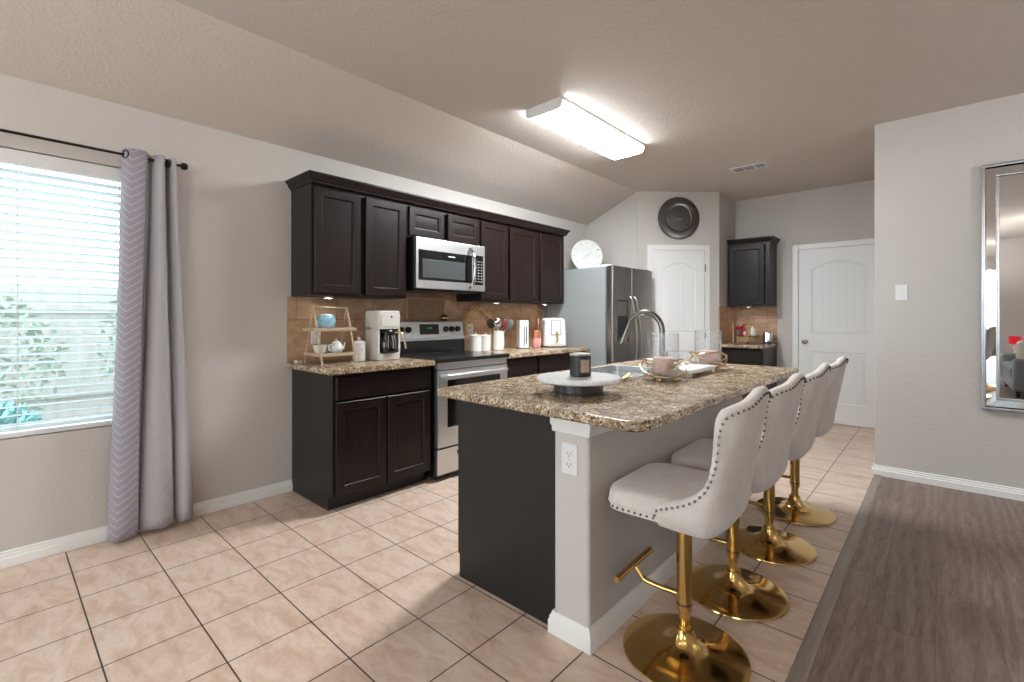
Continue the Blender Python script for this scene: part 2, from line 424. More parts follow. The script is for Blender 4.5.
def fabric(name, c, chevron=False):
    m = mat(name, c, .85, spec=.15, sheen=.15); t = NT(m)
    n1 = t.noise(t.coord(scale=(60, 60, 400)), 1, 2, .5)
    cc = t.ramp(n1, [(.35, tuple(x*.86 for x in c[:3])), (.65, c)])
    if chevron:
        tc = t.n('ShaderNodeTexCoord'); sp = t.n('ShaderNodeSeparateXYZ'); t.l(tc.outputs['UV'], sp.inputs[0])
        pp = t.n('ShaderNodeMath'); pp.operation = 'PINGPONG'; pp.inputs[1].default_value = .075; t.l(sp.outputs[0], pp.inputs[0])
        ad = t.n('ShaderNodeMath'); ad.operation = 'MULTIPLY_ADD'; ad.inputs[1].default_value = .75; t.l(pp.outputs[0], ad.inputs[0]); t.l(sp.outputs[1], ad.inputs[2])
        md = t.n('ShaderNodeMath'); md.operation = 'PINGPONG'; md.inputs[1].default_value = .021; t.l(ad.outputs[0], md.inputs[0])
        cr = t.ramp(md.outputs[0], [(0.0022, (1, 1, 1)), (.0034, (0, 0, 0))])
        cc = t.mix(cr, cc, lin(196, 192, 201))
    t.color(cc); t.bump(n1, .12, .002); return m
M_CURT = fabric('grey curtain fabric', lin(180, 178, 182)); M_CHEV = fabric('chevron curtain fabric', lin(160, 154, 166), True)

# ------------------------------------------------------------------ the setting
H = 2.753; HL = 2.44; XS = .714      # flat ceiling, height at the left wall, where the slope ends
REAR = -3.8; EAST = 6.6; FAR = 6.60; CORN = 5.29
WY0, WY1, WZ0, WZ1 = -1.35, .60, .628, 2.085      # window in the left wall
RX0, RX1, RZ0, RZ1 = 4.7, 6.4, .12, 2.4
QX0, QX1 = .5, 2.9                                # second rear window           # patio window behind the camera

def struct(name, mb, m, parent=None, ang=38):
    o = mb.build(name, m, parent, ang=ang)
    if parent is None: o['kind'] = 'structure'
    return o

struct('floor', MB().box(0, REAR, -.05, 3.044, FAR, 0), M_TILE)
struct('floor_planks', MB().box(3.097, REAR, -.05, EAST, 4.717, 0), M_PLANK)
mb = MB(); mb.prism([(3.044, -.05), (3.097, -.05), (3.097, .002), (3.089, .007), (3.052, .007), (3.044, .002)], REAR, 4.70, basis((1, 0, 0), (0, 0, 1), (0, 1, 0)))
struct('trim_1', mb, M_STRIP)

mb = MB(); mb.box(-.14, REAR, 0, 0, WY0, HL); mb.box(-.14, WY1, 0, 0, CORN, HL)
mb.box(-.14, WY0, 0, 0, WY1, WZ0); mb.box(-.14, WY0, WZ1, 0, WY1, HL)
struct('wall_left', mb, M_WALL)
prof = [(-.14, HL-.061), (0, HL), (XS, H), (EAST, H), (EAST, H+.12), (XS, H+.12), (-.14, HL+.12)]
struct('ceiling', MB().prism(prof, REAR-.1, FAR+.1, basis((1, 0, 0), (0, 0, 1), (0, 1, 0))), M_CEIL, ang=8)
struct('wall_corner', MB().prism([(-.05, 0), (.72, 0), (.72, H), (XS, H), (0, HL), (-.05, HL)], CORN, CORN+.1, basis((1, 0, 0), (0, 0, 1), (0, 1, 0))), M_WALL)
PA, PB = Vector((.72, 5.275)), Vector((1.435, 5.99))
mb = MB(); mb.loops([[Vector((p[0], p[1], z)) for p in (PA, PB, (1.385, 6.04), (.67, 5.33))] for z in (0, H)], True, True, True)
struct('wall_pantry', mb, M_WALL)
struct('wall_nook', MB().box(1.36, 5.99, 0, 1.435, FAR, H), M_WALL)
struct('wall_far', MB().box(1.36, FAR, 0, 3.17, FAR+.1, H), M_WALL)
struct('wall_hall', MB().box(3.045, 4.84, 0, 3.165, FAR, H), M_WALL)
struct('wall_right', MB().box(3.045, 4.717, 0, EAST, 4.84, H, .006), M_WALL)
mb = MB(); mb.box(-.1, REAR-.14, 0, QX0, REAR, H+.05); mb.box(RX1, REAR-.14, 0, EAST+.1, REAR, H+.05)
mb.box(RX0, REAR-.14, 0, RX1, REAR, RZ0); mb.box(RX0, REAR-.14, RZ1, RX1, REAR, H+.05)
mb.box(QX0, REAR-.14, 0, QX1, REAR, RZ0); mb.box(QX0, REAR-.14, RZ1, QX1, REAR, H+.05); mb.box(QX1, REAR-.14, 0, RX0, REAR, H+.05)
struct('wall_rear', mb, M_WALL)
struct('wall_east', MB().box(EAST, REAR, 0, EAST+.14, 4.84, H), M_WALL)

BB = [(0, 0), (.017, 0), (.017, .044), (.011, .050), (.011, .060), (.006, .065), (.006, .076), (0, .080)]
def baseboard(name, path): return struct(name, MB().sweep(path, BB), M_TRIM)
baseboard('baseboard_left', [(0, REAR), (0, 1.485)])
baseboard('baseboard_right', [(3.045, FAR-.1), (3.045, 4.717), (EAST, 4.717)])
baseboard('baseboard_far', [(1.925, FAR), (2.09, FAR)])
baseboard('baseboard_rear', [(EAST, REAR), (0, REAR)])
baseboard('baseboard_east', [(EAST, 4.717), (EAST, REAR)])

# window in the left wall: frame, glass, blinds
def window(name, M, W, Hh, mull):
    "M maps (across, up, outward into the room) with the origin at the opening's lower corner on the outer face"
    f = MB(); t = .045
    f.box(0, 0, 0, W, t, .05, 0, M); f.box(0, Hh-t, 0, W, Hh, .05, 0, M); f.box(0, t, 0, t, Hh-t, .05, 0, M); f.box(W-t, t, 0, W, Hh-t, .05, 0, M)
    for k in range(1, mull+1): f.box(W*k/(mull+1)-.02, t, 0, W*k/(mull+1)+.02, Hh-t, .05, 0, M)
    r = struct(name, f, M_WPLAST)
    g = MB(); g.box(t, t, .02, W-t, Hh-t, .026, 0, M); g.build('glass_pane', M_GLASS, r)
    return r
win = window('window_1', basis((0, 1, 0), (0, 0, 1), (1, 0, 0), (-.14, WY0, WZ0)), WY1-WY0, WZ1-WZ0, 0)
s_ = MB(); s_.box(-.14, WY0, WZ0, -.09, WY1, WZ0+.012); s_.build('window_sill', M_TRIM, win)
window('window_2', basis((-1, 0, 0), (0, 0, 1), (0, 1, 0), (RX1, REAR-.14, RZ0)), RX1-RX0, RZ1-RZ0, 1)
window('window_3', basis((-1, 0, 0), (0, 0, 1), (0, 1, 0), (QX1, REAR-.14, RZ0)), QX1-QX0, RZ1-RZ0, 1)

bl = thing('window_blind', 'white horizontal slat blind lowered over the bright window', 'blind', (-.04, 0, WZ0))
hb = MB(); hb.box(-.028, WY0+.015, WZ1-WZ0-.075, .030, WY1-.015, WZ1-WZ0-.004, .006); hb.build('valance', M_WPLAST, bl)
n_sl = 30; pitch = (WZ1-WZ0-.135)/n_sl
for k in range(n_sl):
    z = .045+pitch*(k+.5)
    m = MB(); Rm = Matrix.Translation((0, 0, z)) @ Matrix.Rotation(math.radians(-14), 4, 'Y')
    y0, y1 = WY0+.02, WY1-.02
    m.loops([[Rm @ Vector(p) for p in ((-.025, y, -.0012), (-.008, y, .0016), (.008, y, .0016), (.025, y, -.0012), (.025, y, .0014), (.008, y, .0042), (-.008, y, .0042), (-.025, y, .0014))] for y in (y0, y1)], True, True, True)
    m.build('slat', M_SLAT, bl)
m = MB(); m.box(-.024, WY0+.02, .004, .024, WY1-.02, .030, .004); m.build('bottom_rail', M_WPLAST, bl)
for y in (WY0+.25, -.38, .13, .53):
    m = MB(); m.cyl((.026, y, .03), (.026, y, WZ1-WZ0-.06), .0022, seg=6); m.build('ladder_cord', M_WPLAST, bl)

# curtain rod and curtain
ROD_X, ROD_Z = .085, 2.138
rod = thing('curtain_rod', 'dark bronze curtain rod mounted above the window', 'curtain rod', (0, 0, ROD_Z))
m = MB(); m.cyl((ROD_X, -1.65, 0), (ROD_X, .800, 0), .0075, seg=12); m.build('rod', M_ROD, rod)
for y in (.803, -1.65):
    s = 1 if y > 0 else -1
    q = basis((1, 0, 0), (0, 0, -s), (0, s, 0), (ROD_X, y-.004*s, 0))
    m = MB(); m.lathe([(.009, 0), (.019, .004), (.021, .014), (.021, .024), (.015, .034), (.004, .037)], 20, q); m.build('finial', M_ROD, rod)
for y in (.715, -1.55):
    m = MB(); m.box(0, y-.009, -.03, .006, y+.009, .03, .002); m.box(.004, y-.005, -.013, ROD_X+.008, y+.005, -.0085, .001)
    m.cyl((ROD_X, y-.007, -.001), (ROD_X, y+.007, -.001), .0125, seg=14); m.build('bracket', M_ROD, rod)

def pleated(path, z0, z1, wid_bot, name, mt, par, bottom_wave=0, nz=36, ysh=0):
    "path: list of (y,x) at the top; widens towards the bottom by the factor wid_bot around its mid-y; two-sided with thickness"
    # resample the path with a smooth spline
    P = []
    n = len(path)
    for i in range(n-1):
        p0, p1, p2, p3 = [Vector(path[max(0, min(n-1, i+d))]) for d in (-1, 0, 1, 2)]
        for k in range(8):
            t = k/8
            P.append(.5*((2*p1)+(p2-p0)*t+(2*p0-5*p1+4*p2-p3)*t*t+(3*p1-p0-3*p2+p3)*t**3))
    P.append(Vector(path[-1]))
    ym = sum(p.x for p in P)/len(P); L = [0]
    for i in range(1, len(P)): L.append(L[-1]+(P[i]-P[i-1]).length)
    bm = bmesh.new(); uv = bm.loops.layers.uv.new('UVMap'); grid = []
    for j in range(nz+1):
        t = j/nz; z = z1+(z0-z1)*t; row = []
        k = 1+(wid_bot-1)*t
        for i, p in enumerate(P):
            y = ym+ysh*t+(p.x-ym)*k + .006*math.sin(3.1*t+i*.11); x = ROD_X+(p.y-ROD_X)*(1+.12*t)+.004*math.sin(5*t+i*.2)
            zz = z + (bottom_wave*math.sin(i*.35) if j == nz else 0)
            row.append(bm.verts.new((x, y, zz)))
        grid.append(row)
    for j in range(nz):
        for i in range(len(P)-1):
            f = bm.faces.new((grid[j][i], grid[j][i+1], grid[j+1][i+1], grid[j+1][i])); f.smooth = True
            for lp, (jj, ii) in zip(f.loops, ((j, i), (j, i+1), (j+1, i+1), (j+1, i))):
                lp[uv].uv = (L[ii], (z1-z0)*(1-jj/nz))
    bmesh.ops.recalc_face_normals(bm, faces=bm.faces)
    me = bpy.data.meshes.new(name); bm.to_mesh(me); bm.free(); me.materials.append(mt)
    o = bpy.data.objects.new(name, me); col.objects.link(o); o.parent = par
    sm = o.modifiers.new('thickness', 'SOLIDIFY'); sm.thickness = .003; sm.offset = 0
    return o
cu = thing('curtain', 'grey grommet curtain with chevron stripes gathered at the window side', 'curtain', (0, 0, 0))
pleated([(.530, .060), (.540, .100), (.568, .126), (.604, .130), (.634, .112), (.648, .072)], .022, 2.170, 1.08, 'chevron_panel', M_CHEV, cu, .004, ysh=-.058)
pleated([(.648, .072), (.655, .055), (.666, .092), (.684, .122), (.704, .126), (.720, .105), (.728, .066), (.733, .055), (.740, .085), (.752, .112), (.768, .108), (.778, .060)], .030, 2.168, 2.15, 'plain_panel', M_CURT, cu, .004, ysh=.020)
for y, x in ((.540, .098), (.640, .092), (.722, .082), (.738, .082)):
    m = MB(); m.torus((x, y, ROD_Z), .021, .0035, Matrix.Rotation(PI/2, 4, 'X') @ Matrix.Rotation(.5, 4, 'Y'), 24, 6); m.build('grommet', M_ROD, cu)

# ------------------------------------------------------------------ doors
def arch_pts(x0, x1, y0, ys, ya, n=14):
    "panel outline: straight sides to ys, arched to ya in the middle"
    pts = [(x0, y0), (x1, y0)]
    for k in range(n+1):
        a = k/n; x = x1+(x0-x1)*a; pts.append((x, ys+(ya-ys)*(1-(2*a-1)**2)))
    return pts
def inset(pts, d):
    n = len(pts); out = []
    for i in range(n):
        p0, p1, p2 = Vector(pts[i-1]), Vector(pts[i]), Vector(pts[(i+1) % n])
        e0, e1 = (p1-p0), (p2-p1)
        if e0.length < 1e-6 or e1.length < 1e-6: out.append(pts[i]); continue
        n0 = Vector((-e0.y, e0.x)).normalized(); n1 = Vector((-e1.y, e1.x)).normalized()
        m = n0+n1; m = m/max(m.dot(n0), .3); out.append((p1.x+m.x*d, p1.y+m.y*d))
    return out
def plank_leaf(W, Hh, t, M):
    mb = MB(); st = .115*W/.76+.012
    up = arch_pts(st, W-st, 1.03, Hh-.235, Hh-.145); lo = [(st, .23), (W-st, .23), (W-st, .82), (st, .82)]
    es = []
    for lp in ([(0, 0), (W, 0), (W, Hh), (0, Hh)], up, lo):
        vs = [mb.bm.verts.new(M @ Vector((a, b, t))) for a, b in lp]
        es += [mb.bm.edges.new((vs[i], vs[(i+1) % len(vs)])) for i in range(len(vs))]
    bmesh.ops.triangle_fill(mb.bm, edges=es, use_beauty=True, use_dissolve=False)
    mb.loops([[M @ Vector((a, b, n)) for a, b in ((0, 0), (W, 0), (W, Hh), (0, Hh))] for n in (0, t)], True, True, False)
    for lp in (up, lo):
        rings = []
        for d, n in ((0, t), (.006, t-.0105), (.018, t-.0105), (.026, t-.004), (.036, t-.0105)):
            rings.append([M @ Vector((a, b, n)) for a, b in inset(lp, d)])
        mb.loops(rings, True, False, True)
        q = inset(lp, .040); x0 = min(p[0] for p in q); x1 = max(p[0] for p in q); y0 = min(p[1] for p in q)
        nP = 6; wd = (x1-x0)/nP
        def top(x):
            best = None
            for i in range(len(q)):
                (xa, ya), (xb, yb) = q[i], q[(i+1) % len(q)]
                if abs(xa-xb) > 1e-6 and min(xa, xb)-1e-6 <= x <= max(xa, xb)+1e-6:
                    yy = ya+(yb-ya)*(x-xa)/(xb-xa)
                    if best is None or yy > best: best = yy
            return best if best is not None else max(p[1] for p in q)
        for k in range(nP):
            a, b = x0+wd*k+.004, x0+wd*(k+1)-.004
            xs = [a+(b-a)*i/4 for i in range(5)]
            mb.prism([(a, y0), (b, y0)]+[(x, top(x)-.002) for x in xs[::-1]], t-.011, t-.003, M)
    return mb
CAS = [(0, 0), (.0, .016), (.012, .019), (.040, .014), (.058, .010), (.062, 0)]
def door(name, M, W, Hh, knob_a, hinge_a, knob_n=True):
    leaf = struct(name, plank_leaf(W, Hh, .012, M @ Matrix.Translation((0, .012, .001))), M_DOOR)
    c = MB(); cw = .062; g = .004
    for a0, a1, b0, b1 in ((-cw-g, -g, 0, Hh+.016+cw), (W+g, W+g+cw, 0, Hh+.016+cw), (-g, W+g, Hh+.016, Hh+.016+cw)):
        c.box(a0, b0, 0, a1, b1, .018, .004, M); 
    c.box(-g-.012, 0, 0, -g, Hh+.016, .024, .002, M); c.box(W+g, 0, 0, W+g+.012, Hh+.016, .024, .002, M)
    c.build('casing', M_TRIM, leaf)
    if knob_n:
        k = MB(); Mk = M @ Matrix.Translation((knob_a, .945, .013))
        k.lathe([(.032, 0), (.032, .006), (.014, .010), (.011, .03), (.022, .038), (.028, .05), (.026, .062), (.012, .068)], 24, Mk); k.build('door_knob', M_NICKEL, leaf)
    for b in (.25, 1.02, 1.83):
        h = MB(); h.cyl(M @ Vector((hinge_a, b-.045, .026)), M @ Vector((hinge_a, b+.045, .026)), .006, seg=10); h.build('hinge', M_NICKEL, leaf)
    return leaf
d45 = Vector((1, 1, 0)).normalized(); n45 = Vector((1, -1, 0)).normalized()
o45 = Vector((PA.x, PA.y, 0)) + d45*.187
door('door_1', basis(d45, (0, 0, 1), n45, o45), .635, 2.03, .05, .640, False)
door('door_2', basis((1, 0, 0), (0, 0, 1), (0, -1, 0), (2.160, FAR, 0)), .80, 2.03, .068, .805)

# ------------------------------------------------------------------ backsplash
BS = thing('backsplash', 'brown stone tile backsplash running behind counter and range on left wall', 'backsplash')
mb = MB(); mb.box(.001, 1.452, .9145, .010, 2.27, 1.384); mb.box(.001, 2.27, .9145, .010, 3.05, 1.46); mb.box(.001, 3.05, .9145, .010, 4.345, 1.384)
mb.build('tile_field', M_SPLX, BS)
mb = MB(); ya, yb, za, zb = 2.47, 2.87, 1.16, 1.395
for a, b, c, d in ((ya-.03, yb+.03, zb, zb+.022), (ya-.03, yb+.03, za-.022, za), (ya-.03, ya, za, zb), (yb, yb+.03, za, zb)): mb.box(.009, a, c, .020, b, d, .004)
mb.build('listello_border', mat('pale listello stone', lin(190, 154, 124), .5), BS)
mb = MB(); mb.box(.009, ya+.003, za, .014, yb-.003, zb); mb.build('inset_tile', M_INSET, BS)
NB = thing('backsplash', 'brown tile backsplash in the far nook under the small cabinet', 'backsplash')
mb = MB(); mb.box(1.435, FAR-.010, .914, 1.925, FAR, 1.372); mb.build('tile_field', M_SPLY, NB)
mb = MB(); mb.box(1.435, 5.97, .914, 1.445, FAR-.010, 1.372); mb.build('side_tile_field', M_SPLX, NB)

# ------------------------------------------------------------------ cabinets
def shaker(W, Hh, M, fr=.058, t=.02):
    mb = MB(); rings = []
    for d, n in ((0, 0), (0, t-.004), (.004, t), (fr-.004, t), (fr, t-.003), (fr+.003, t-.011), (fr+.010, t-.013), (fr+.018, t-.010)):
        rings.append([M @ Vector(p) for p in ((d, d, n), (W-d, d, n), (W-d, Hh-d, n), (d, Hh-d, n))])
    mb.loops(rings, True, True, True); return mb
def slab(W, Hh, M, t=.02):
    mb = MB(); rings = []
    for d, n in ((0, 0), (0, t-.008), (.008, t)):
        rings.append([M @ Vector(p) for p in ((d, d, n), (W-d, d, n), (W-d, Hh-d, n), (d, Hh-d, n))])
    mb.loops(rings, True, True, True); return mb

def upper_cab(label, y0, y1, z0, z1, depth, doors, group='wall cabinets over the left counter'):
    r = thing('wall_cabinet', label, 'cabinet', (.001, y0, z0), 0, group)
    W, Hh = y1-y0, z1-z0
    b = MB(); b.box(0, 0, 0, depth-.02, W, Hh, .001); b.build('carcass', M_ESPSIDE, r)
    f = MB(); 
    f.box(depth-.02, 0, 0, depth, .03, Hh); f.box(depth-.02, W-.03, 0, depth, W, Hh); f.box(depth-.02, .03, 0, depth, W-.03, .03); f.box(depth-.02, .03, Hh-.04, depth, W-.03, Hh)
    f.build('face_frame', M_ESP, r)
    for a0, a1 in doors:
        shaker(a1-a0, Hh-.045, basis((0, 1, 0), (0, 0, 1), (1, 0, 0), (depth, a0, .015))).build('door', M_ESP, r)
    return r
UZ0, UZ1 = 1.385, 2.145
upper_cab('tall dark wall cabinet with two doors left of the microwave', 1.480, 2.238, UZ0, UZ1, .315, [(.014, .355), (.398, .740)])
upper_cab('short dark wall cabinet with two small doors above the microwave', 2.240, 3.026, 1.872, UZ1, .315, [(.017, .366), (.412, .771)])
upper_cab('tall dark wall cabinet with two doors right of the microwave', 3.028, 3.882, UZ0, UZ1, .315, [(.014, .373), (.409, .832)])
upper_cab('narrow single door dark wall cabinet at the end beside the fridge', 3.884, 4.335, UZ0, UZ1, .315, [(.022, .430)])
CR = [(.0, 0), (.008, 0), (.010, .012), (.018, .017), (.024, .035), (.038, .050), (.042, .053), (.042, .064), (0, .064)]
m = MB(); m.sweep([(.02, 4.335), (.336, 4.335), (.336, 1.480), (.002, 1.480)][::-1], CR, M=Matrix.Translation((0, 0, UZ1-.008)))
m.box(.003, 1.485, UZ1+.045, .334, 4.330, UZ1+.053)
tag(m.build('crown_molding', M_ESP), 'dark crown molding running along the top of the left wall cabinets', 'molding')

def base_cab(label, y0, y1, drawers, doors, depth=.60, exposed=False):
    r = thing('base_cabinet', label, 'cabinet', (.001, y0, 0), 0, 'base cabinets along the left wall'); W = y1-y0; Hh = .876
    b = MB(); b.prism([(0, 0), (depth-.075, 0), (depth-.075, .09), (depth-.02, .09), (depth-.02, Hh), (0, Hh)], 0, W, basis((1, 0, 0), (0, 0, 1), (0, 1, 0)))
    b.build('carcass', M_ESPSIDE, r)
    k = MB(); k.box(depth-.0745, .001, .001, depth-.065, W-.001, .089); k.build('toe_kick', M_ESPSIDE, r)
    f = MB(); f.box(depth-.02, 0, .09, depth, .04, Hh); f.box(depth-.02, W-.04, .09, depth, W, Hh); f.box(depth-.02, .04, .09, depth, W-.04, .12); f.box(depth-.02, .04, Hh-.04, depth, W-.04, Hh); f.box(depth-.02, .04, .68, depth, W-.04, .715)
    f.build('face_frame', M_ESP, r)
    for a0, a1 in drawers: slab(a1-a0, .150, basis((0, 1, 0), (0, 0, 1), (1, 0, 0), (depth, a0, .708))).build('drawer', M_ESP, r)
    for a0, a1 in doors: shaker(a1-a0, .590, basis((0, 1, 0), (0, 0, 1), (1, 0, 0), (depth, a0, .105))).build('door', M_ESP, r)
    return r
base_cab('dark base cabinet with one wide drawer and two doors beside the curtain', 1.486, 2.256, [(.014, .752)], [(.014, .378), (.390, .752)])
base_cab('dark base cabinet directly right of the range', 3.052, 3.505, [(.015, .440)], [(.015, .440)])
base_cab('dark base cabinet between range side cabinet and fridge', 3.507, 4.33, [(.015, .806)], [(.015, .407), (.414, .806)])

def counter(name, label, x0, y0, x1, y1, r=.012, corner=None):
    m = MB(); z0, z1 = .877, .914; e = .006
    poly = corner or rrect(x0, y0, x1, y1, r, 4)
    cxm = sum(p[0] for p in poly)/len(poly)
    rings = [[Vector((a, b, z)) for a, b in (inset(poly, d) if d else poly)] for d, z in ((e, z0), (0, z0+e), (0, z1-e), (e*.3, z1-e*.3), (e, z1))]
    m.loops(rings, True, True, True)
    return tag(m.build(name, M_GRAN), label, 'worktop')
counter('countertop', 'speckled brown granite worktop left of the range under the coffee maker', .011, 1.44, .655, 2.266)
counter('countertop', 'speckled brown granite worktop between range and fridge under the air fryer', .011, 3.050, .655, 4.345)
counter('countertop', 'small granite worktop in the far nook by the pantry', 1.446, 5.925, 1.935, FAR-.011)

# nook cabinets, front facing the camera side (-y)
def nook():
    r = thing('base_cabinet', 'dark base cabinet in the far nook under the tiered tray', 'cabinet', (1.446, FAR-.001, 0))
    W, D, Hh = .475, .58, .876
    My = basis((1, 0, 0), (0, 0, 1), (0, -1, 0))
    b = MB(); b.prism([(0, 0), (D-.075, 0), (D-.075, .09), (D, .09), (D, Hh), (0, Hh)], 0, W, basis((0, -1, 0), (0, 0, 1), (1, 0, 0))); b.build('carcass', M_ESPSIDE, r)
    slab(W-.03, .150, My @ Matrix.Translation((.015, .708, D))).build('drawer', M_ESP, r)
    shaker(W-.03, .590, My @ Matrix.Translation((.015, .105, D))).build('door', M_ESP, r)
    u = thing('wall_cabinet', 'small single door dark wall cabinet in the far nook left of the white door', 'cabinet', (1.446, FAR-.001, 1.372))
    D = .31; Hh = .775
    b = MB(); b.box(0, -D, 0, W, 0, Hh, .001); b.build('carcass', M_ESPSIDE, u)
    f = MB()
    for a0, a1, b0, b1 in ((0, .035, 0, Hh), (W-.035, W, 0, Hh), (.035, W-.035, 0, .03), (.035, W-.035, Hh-.04, Hh)): f.box(a0, b0, D, a1, b1, D+.018, 0, My)
    f.build('face_frame', M_ESP, u)
    shaker(W-.075, Hh-.05, My @ Matrix.Translation((.02, .018, D+.018))).build('door', M_ESP, u)
    c = MB(); c.sweep([(.0, -D-.018), (W, -D-.018), (W, -.002)], CR, M=Matrix.Translation((0, 0, Hh-.012))); c.box(0, -D-.016, Hh+.05, W-.002, -.002, Hh+.06); c.build('crown', M_ESP, u)
nook()

# ------------------------------------------------------------------ range
rg = thing('range', 'stainless electric range with black glass cooktop between the base cabinets', 'stove', (.021, 2.270, 0))
RW = .776
m = MB(); m.box(0, .004, .03, .600, RW-.004, .900); m.build('body', M_BLACK, rg)
for x in (.05, .55):
    for y in (.05, RW-.05): m = MB(); m.cyl((x, y, 0), (x, y, .032), .016); m.build('foot', M_RUBBER, rg)
m = MB(); m.box(.058, .002, .895, .665, RW-.002, .924, .006); ck = m.build('cooktop', mat('black cooktop glass', lin(24, 25, 27), .22), rg)
for x, y, r_ in ((.20, .20, .085), (.20, .57, .10), (.46, .20, .105), (.46, .57, .085)):
    m = MB(); m.lathe([(r_-.004, 0), (r_-.004, .0006), (r_, .0006), (r_, 0)], 40, Matrix.Translation((x, y, .9243)), False, False); m.build('burner_ring', M_PEWTER, ck)
m = MB(); m.box(.600, .006, .255, .640, RW-.006, .835, .006); od = m.build('oven_door', M_STEEL, rg)
m = MB(); m.box(.6395, .10, .40, .6425, RW-.10, .760, .001); m.build('oven_window', M_BLKGLASS, od)
m = MB(); m.tube([(.640, .045, .792), (.678, .055, .795), (.688, .09, .796), (.688, RW-.09, .796), (.678, RW-.055, .795), (.640, RW-.045, .792)], .0135, 14); m.build('door_handle', M_STEEL, od)
m = MB(); m.box(.600, .006, .840, .632, RW-.006, .893, .004); m.build('vent_strip', M_STEEL, rg)
m = MB(); m.box(.600, .006, .050, .635, RW-.006, .243, .005); dw = m.build('storage_drawer', M_STEEL, rg)
m = MB(); m.box(.6335, .20, .178, .6365, RW-.20, .208, .001); m.build('drawer_grip', M_DARKHOLE, dw)
m = MB(); m.prism([(0, .90), (.095, .90), (.095, 1.045), (.072, 1.060), (.055, 1.195), (.045, 1.203), (0, 1.203)], .004, RW-.004, basis((1, 0, 0), (0, 0, 1), (0, 1, 0))); bgd = m.build('backguard', M_STEEL, rg)
m = MB(); m.box(.094, .012, .925, .099, RW-.012, 1.035, .001); m.build('lower_trim', M_BLKGLASS, bgd)
tilt = math.atan2(.017, .135)
def on_bg(y, z): return basis((0, 1, 0), (-math.sin(tilt), 0, math.cos(tilt)), (math.cos(tilt), 0, math.sin(tilt)), (.072-(z-1.06)*math.tan(tilt)+.0005, y, z))
m = MB(); m.box(-.105, -.045, 0, .105, .045, .003, .001, on_bg(.375, 1.130)); dp = m.build('display', M_BLKGLASS, bgd)
text_mesh('clock_digits', '12:08', .022, M_GREENLED, on_bg(.375, 1.135) @ Matrix.Translation((.0, .005, .0034)), dp)
for y in (.075, .150, .560, .630, .700):
    m = MB(); m.lathe([(.027, 0), (.027, .006), (.023, .008), (.021, .026), (.017, .030)], 24, on_bg(y, 1.128)); kb = m.build('knob', M_BLACK, bgd)
    m = MB(); m.box(-.004, -.02, .028, .004, .02, .036, .001, on_bg(y, 1.128)); m.build('knob_grip', M_BLACK, kb)

# ------------------------------------------------------------------ microwave
mw = thing('microwave', 'stainless over-range microwave hung below the short wall cabinet', 'microwave', (.012, 2.272, 1.462))
MWW, MWH, MD = .752, .408, .388
m = MB(); m.box(0, 0, 0, MD-.04, MWW, MWH, .003); m.build('body', M_BLACK, mw)
m = MB(); m.box(MD-.04, .0, .004, MD, MWW*.79, MWH-.002, .004); dr = m.build('door', M_STEEL, mw)
m = MB(); m.box(MD-.04, MWW*.79+.002, .004, MD, MWW, MWH-.002, .004); pn = m.build('control_side', M_STEEL, mw)
m = MB(); m.box(MD-.001, .022, .070, MD+.003, MWW*.785, .312, .002); gl = m.build('window_frame', M_BLKGLASS, dr)
m = MB(); m.box(MD+.002, .060, .092, MD+.0042, MWW*.68, .238, .001); m.build('window_glass', M_MWGLASS, gl)
m = MB(); yy = MWW*.755
m.tube([(MD, yy, .035), (MD+.034, yy, .055), (MD+.058, yy, .12), (MD+.066, yy, .20), (MD+.058, yy, .28), (MD+.034, yy, .345), (MD, yy, .365)], .015, 12); m.build('handle', M_CHROME, dr)
m = MB(); m.box(MD-.001, MWW*.805, .058, MD+.003, MWW*.965, .318, .001); pd = m.build('keypad', M_BLKGLASS, pn)
for r_ in range(8):
    for c_ in range(3):
        m = MB(); y = MWW*.83+c_*.036; z = .085+r_*.025; m.box(MD+.0028, y, z, MD+.0034, y+.018, z+.007); m.build('key', M_PRINT, pd)
m = MB(); m.box(MD+.0028, MWW*.43, .272, MD+.0036, MWW*.53, .283); m.build('nameplate', M_PRINT, gl)
m = MB(); m.box(.02, .02, -.012, MD-.06, MWW-.02, .001, .003); m.build('vent_grille', M_BLACK, mw)

# ------------------------------------------------------------------ fridge
FY0, FY1, FH = 4.362, 5.262, 1.775
fr = thing('refrigerator', 'tall stainless side-by-side refrigerator with a grey side beside the pantry door', 'refrigerator', (.05, FY0, 0))
FW = FY1-FY0
m = MB(); m.box(0, 0, .02, .780, FW, FH-.008, .006); m.build('body', M_FSIDE, fr)
m = MB(); m.box(.70, .02, 0, .79, FW-.02, .075, .004); m.build('toe_grille', M_BLACK, fr)
spl = .405
def fdoor(y0, y1):
    mm = MB(); mm.loops([[Vector((x, y, z)) for x, y in rrect(.792, y0, .872, y1, .018, 5)] for z in (.085, FH)], True, True, True); return mm
dl = fdoor(.003, spl).build('freezer_door', M_STEELD, fr)
dr = fdoor(spl+.006, FW-.003).build('fridge_door', M_STEELD, fr)
for par, y in ((dl, spl-.045), (dr, spl+.052)):
    m = MB(); zs = [.50+i*(.93/12) for i in range(13)]
    m.tube([(.872, y, .47)]+[(.900+.060*math.sin(PI*i/12), y, z) for i, z in enumerate(zs)]+[(.872, y, 1.46)], .013, 12); m.build('handle', M_STEELD, par)
m = MB()
m.box(.868, .075, .98, .876, .095, 1.42, .002); m.box(.868, .295, .98, .876, .315, 1.42, .002); m.box(.868, .095, 1.40, .876, .295, 1.42, .002); m.box(.868, .095, .98, .876, .295, 1.0, .002)
dsp = m.build('dispenser_frame', M_PEWTER, dl)
m = MB(); m.box(.870, .095, 1.25, .8745, .295, 1.40, .001); m.build('dispenser_panel', M_STEELD, dsp)
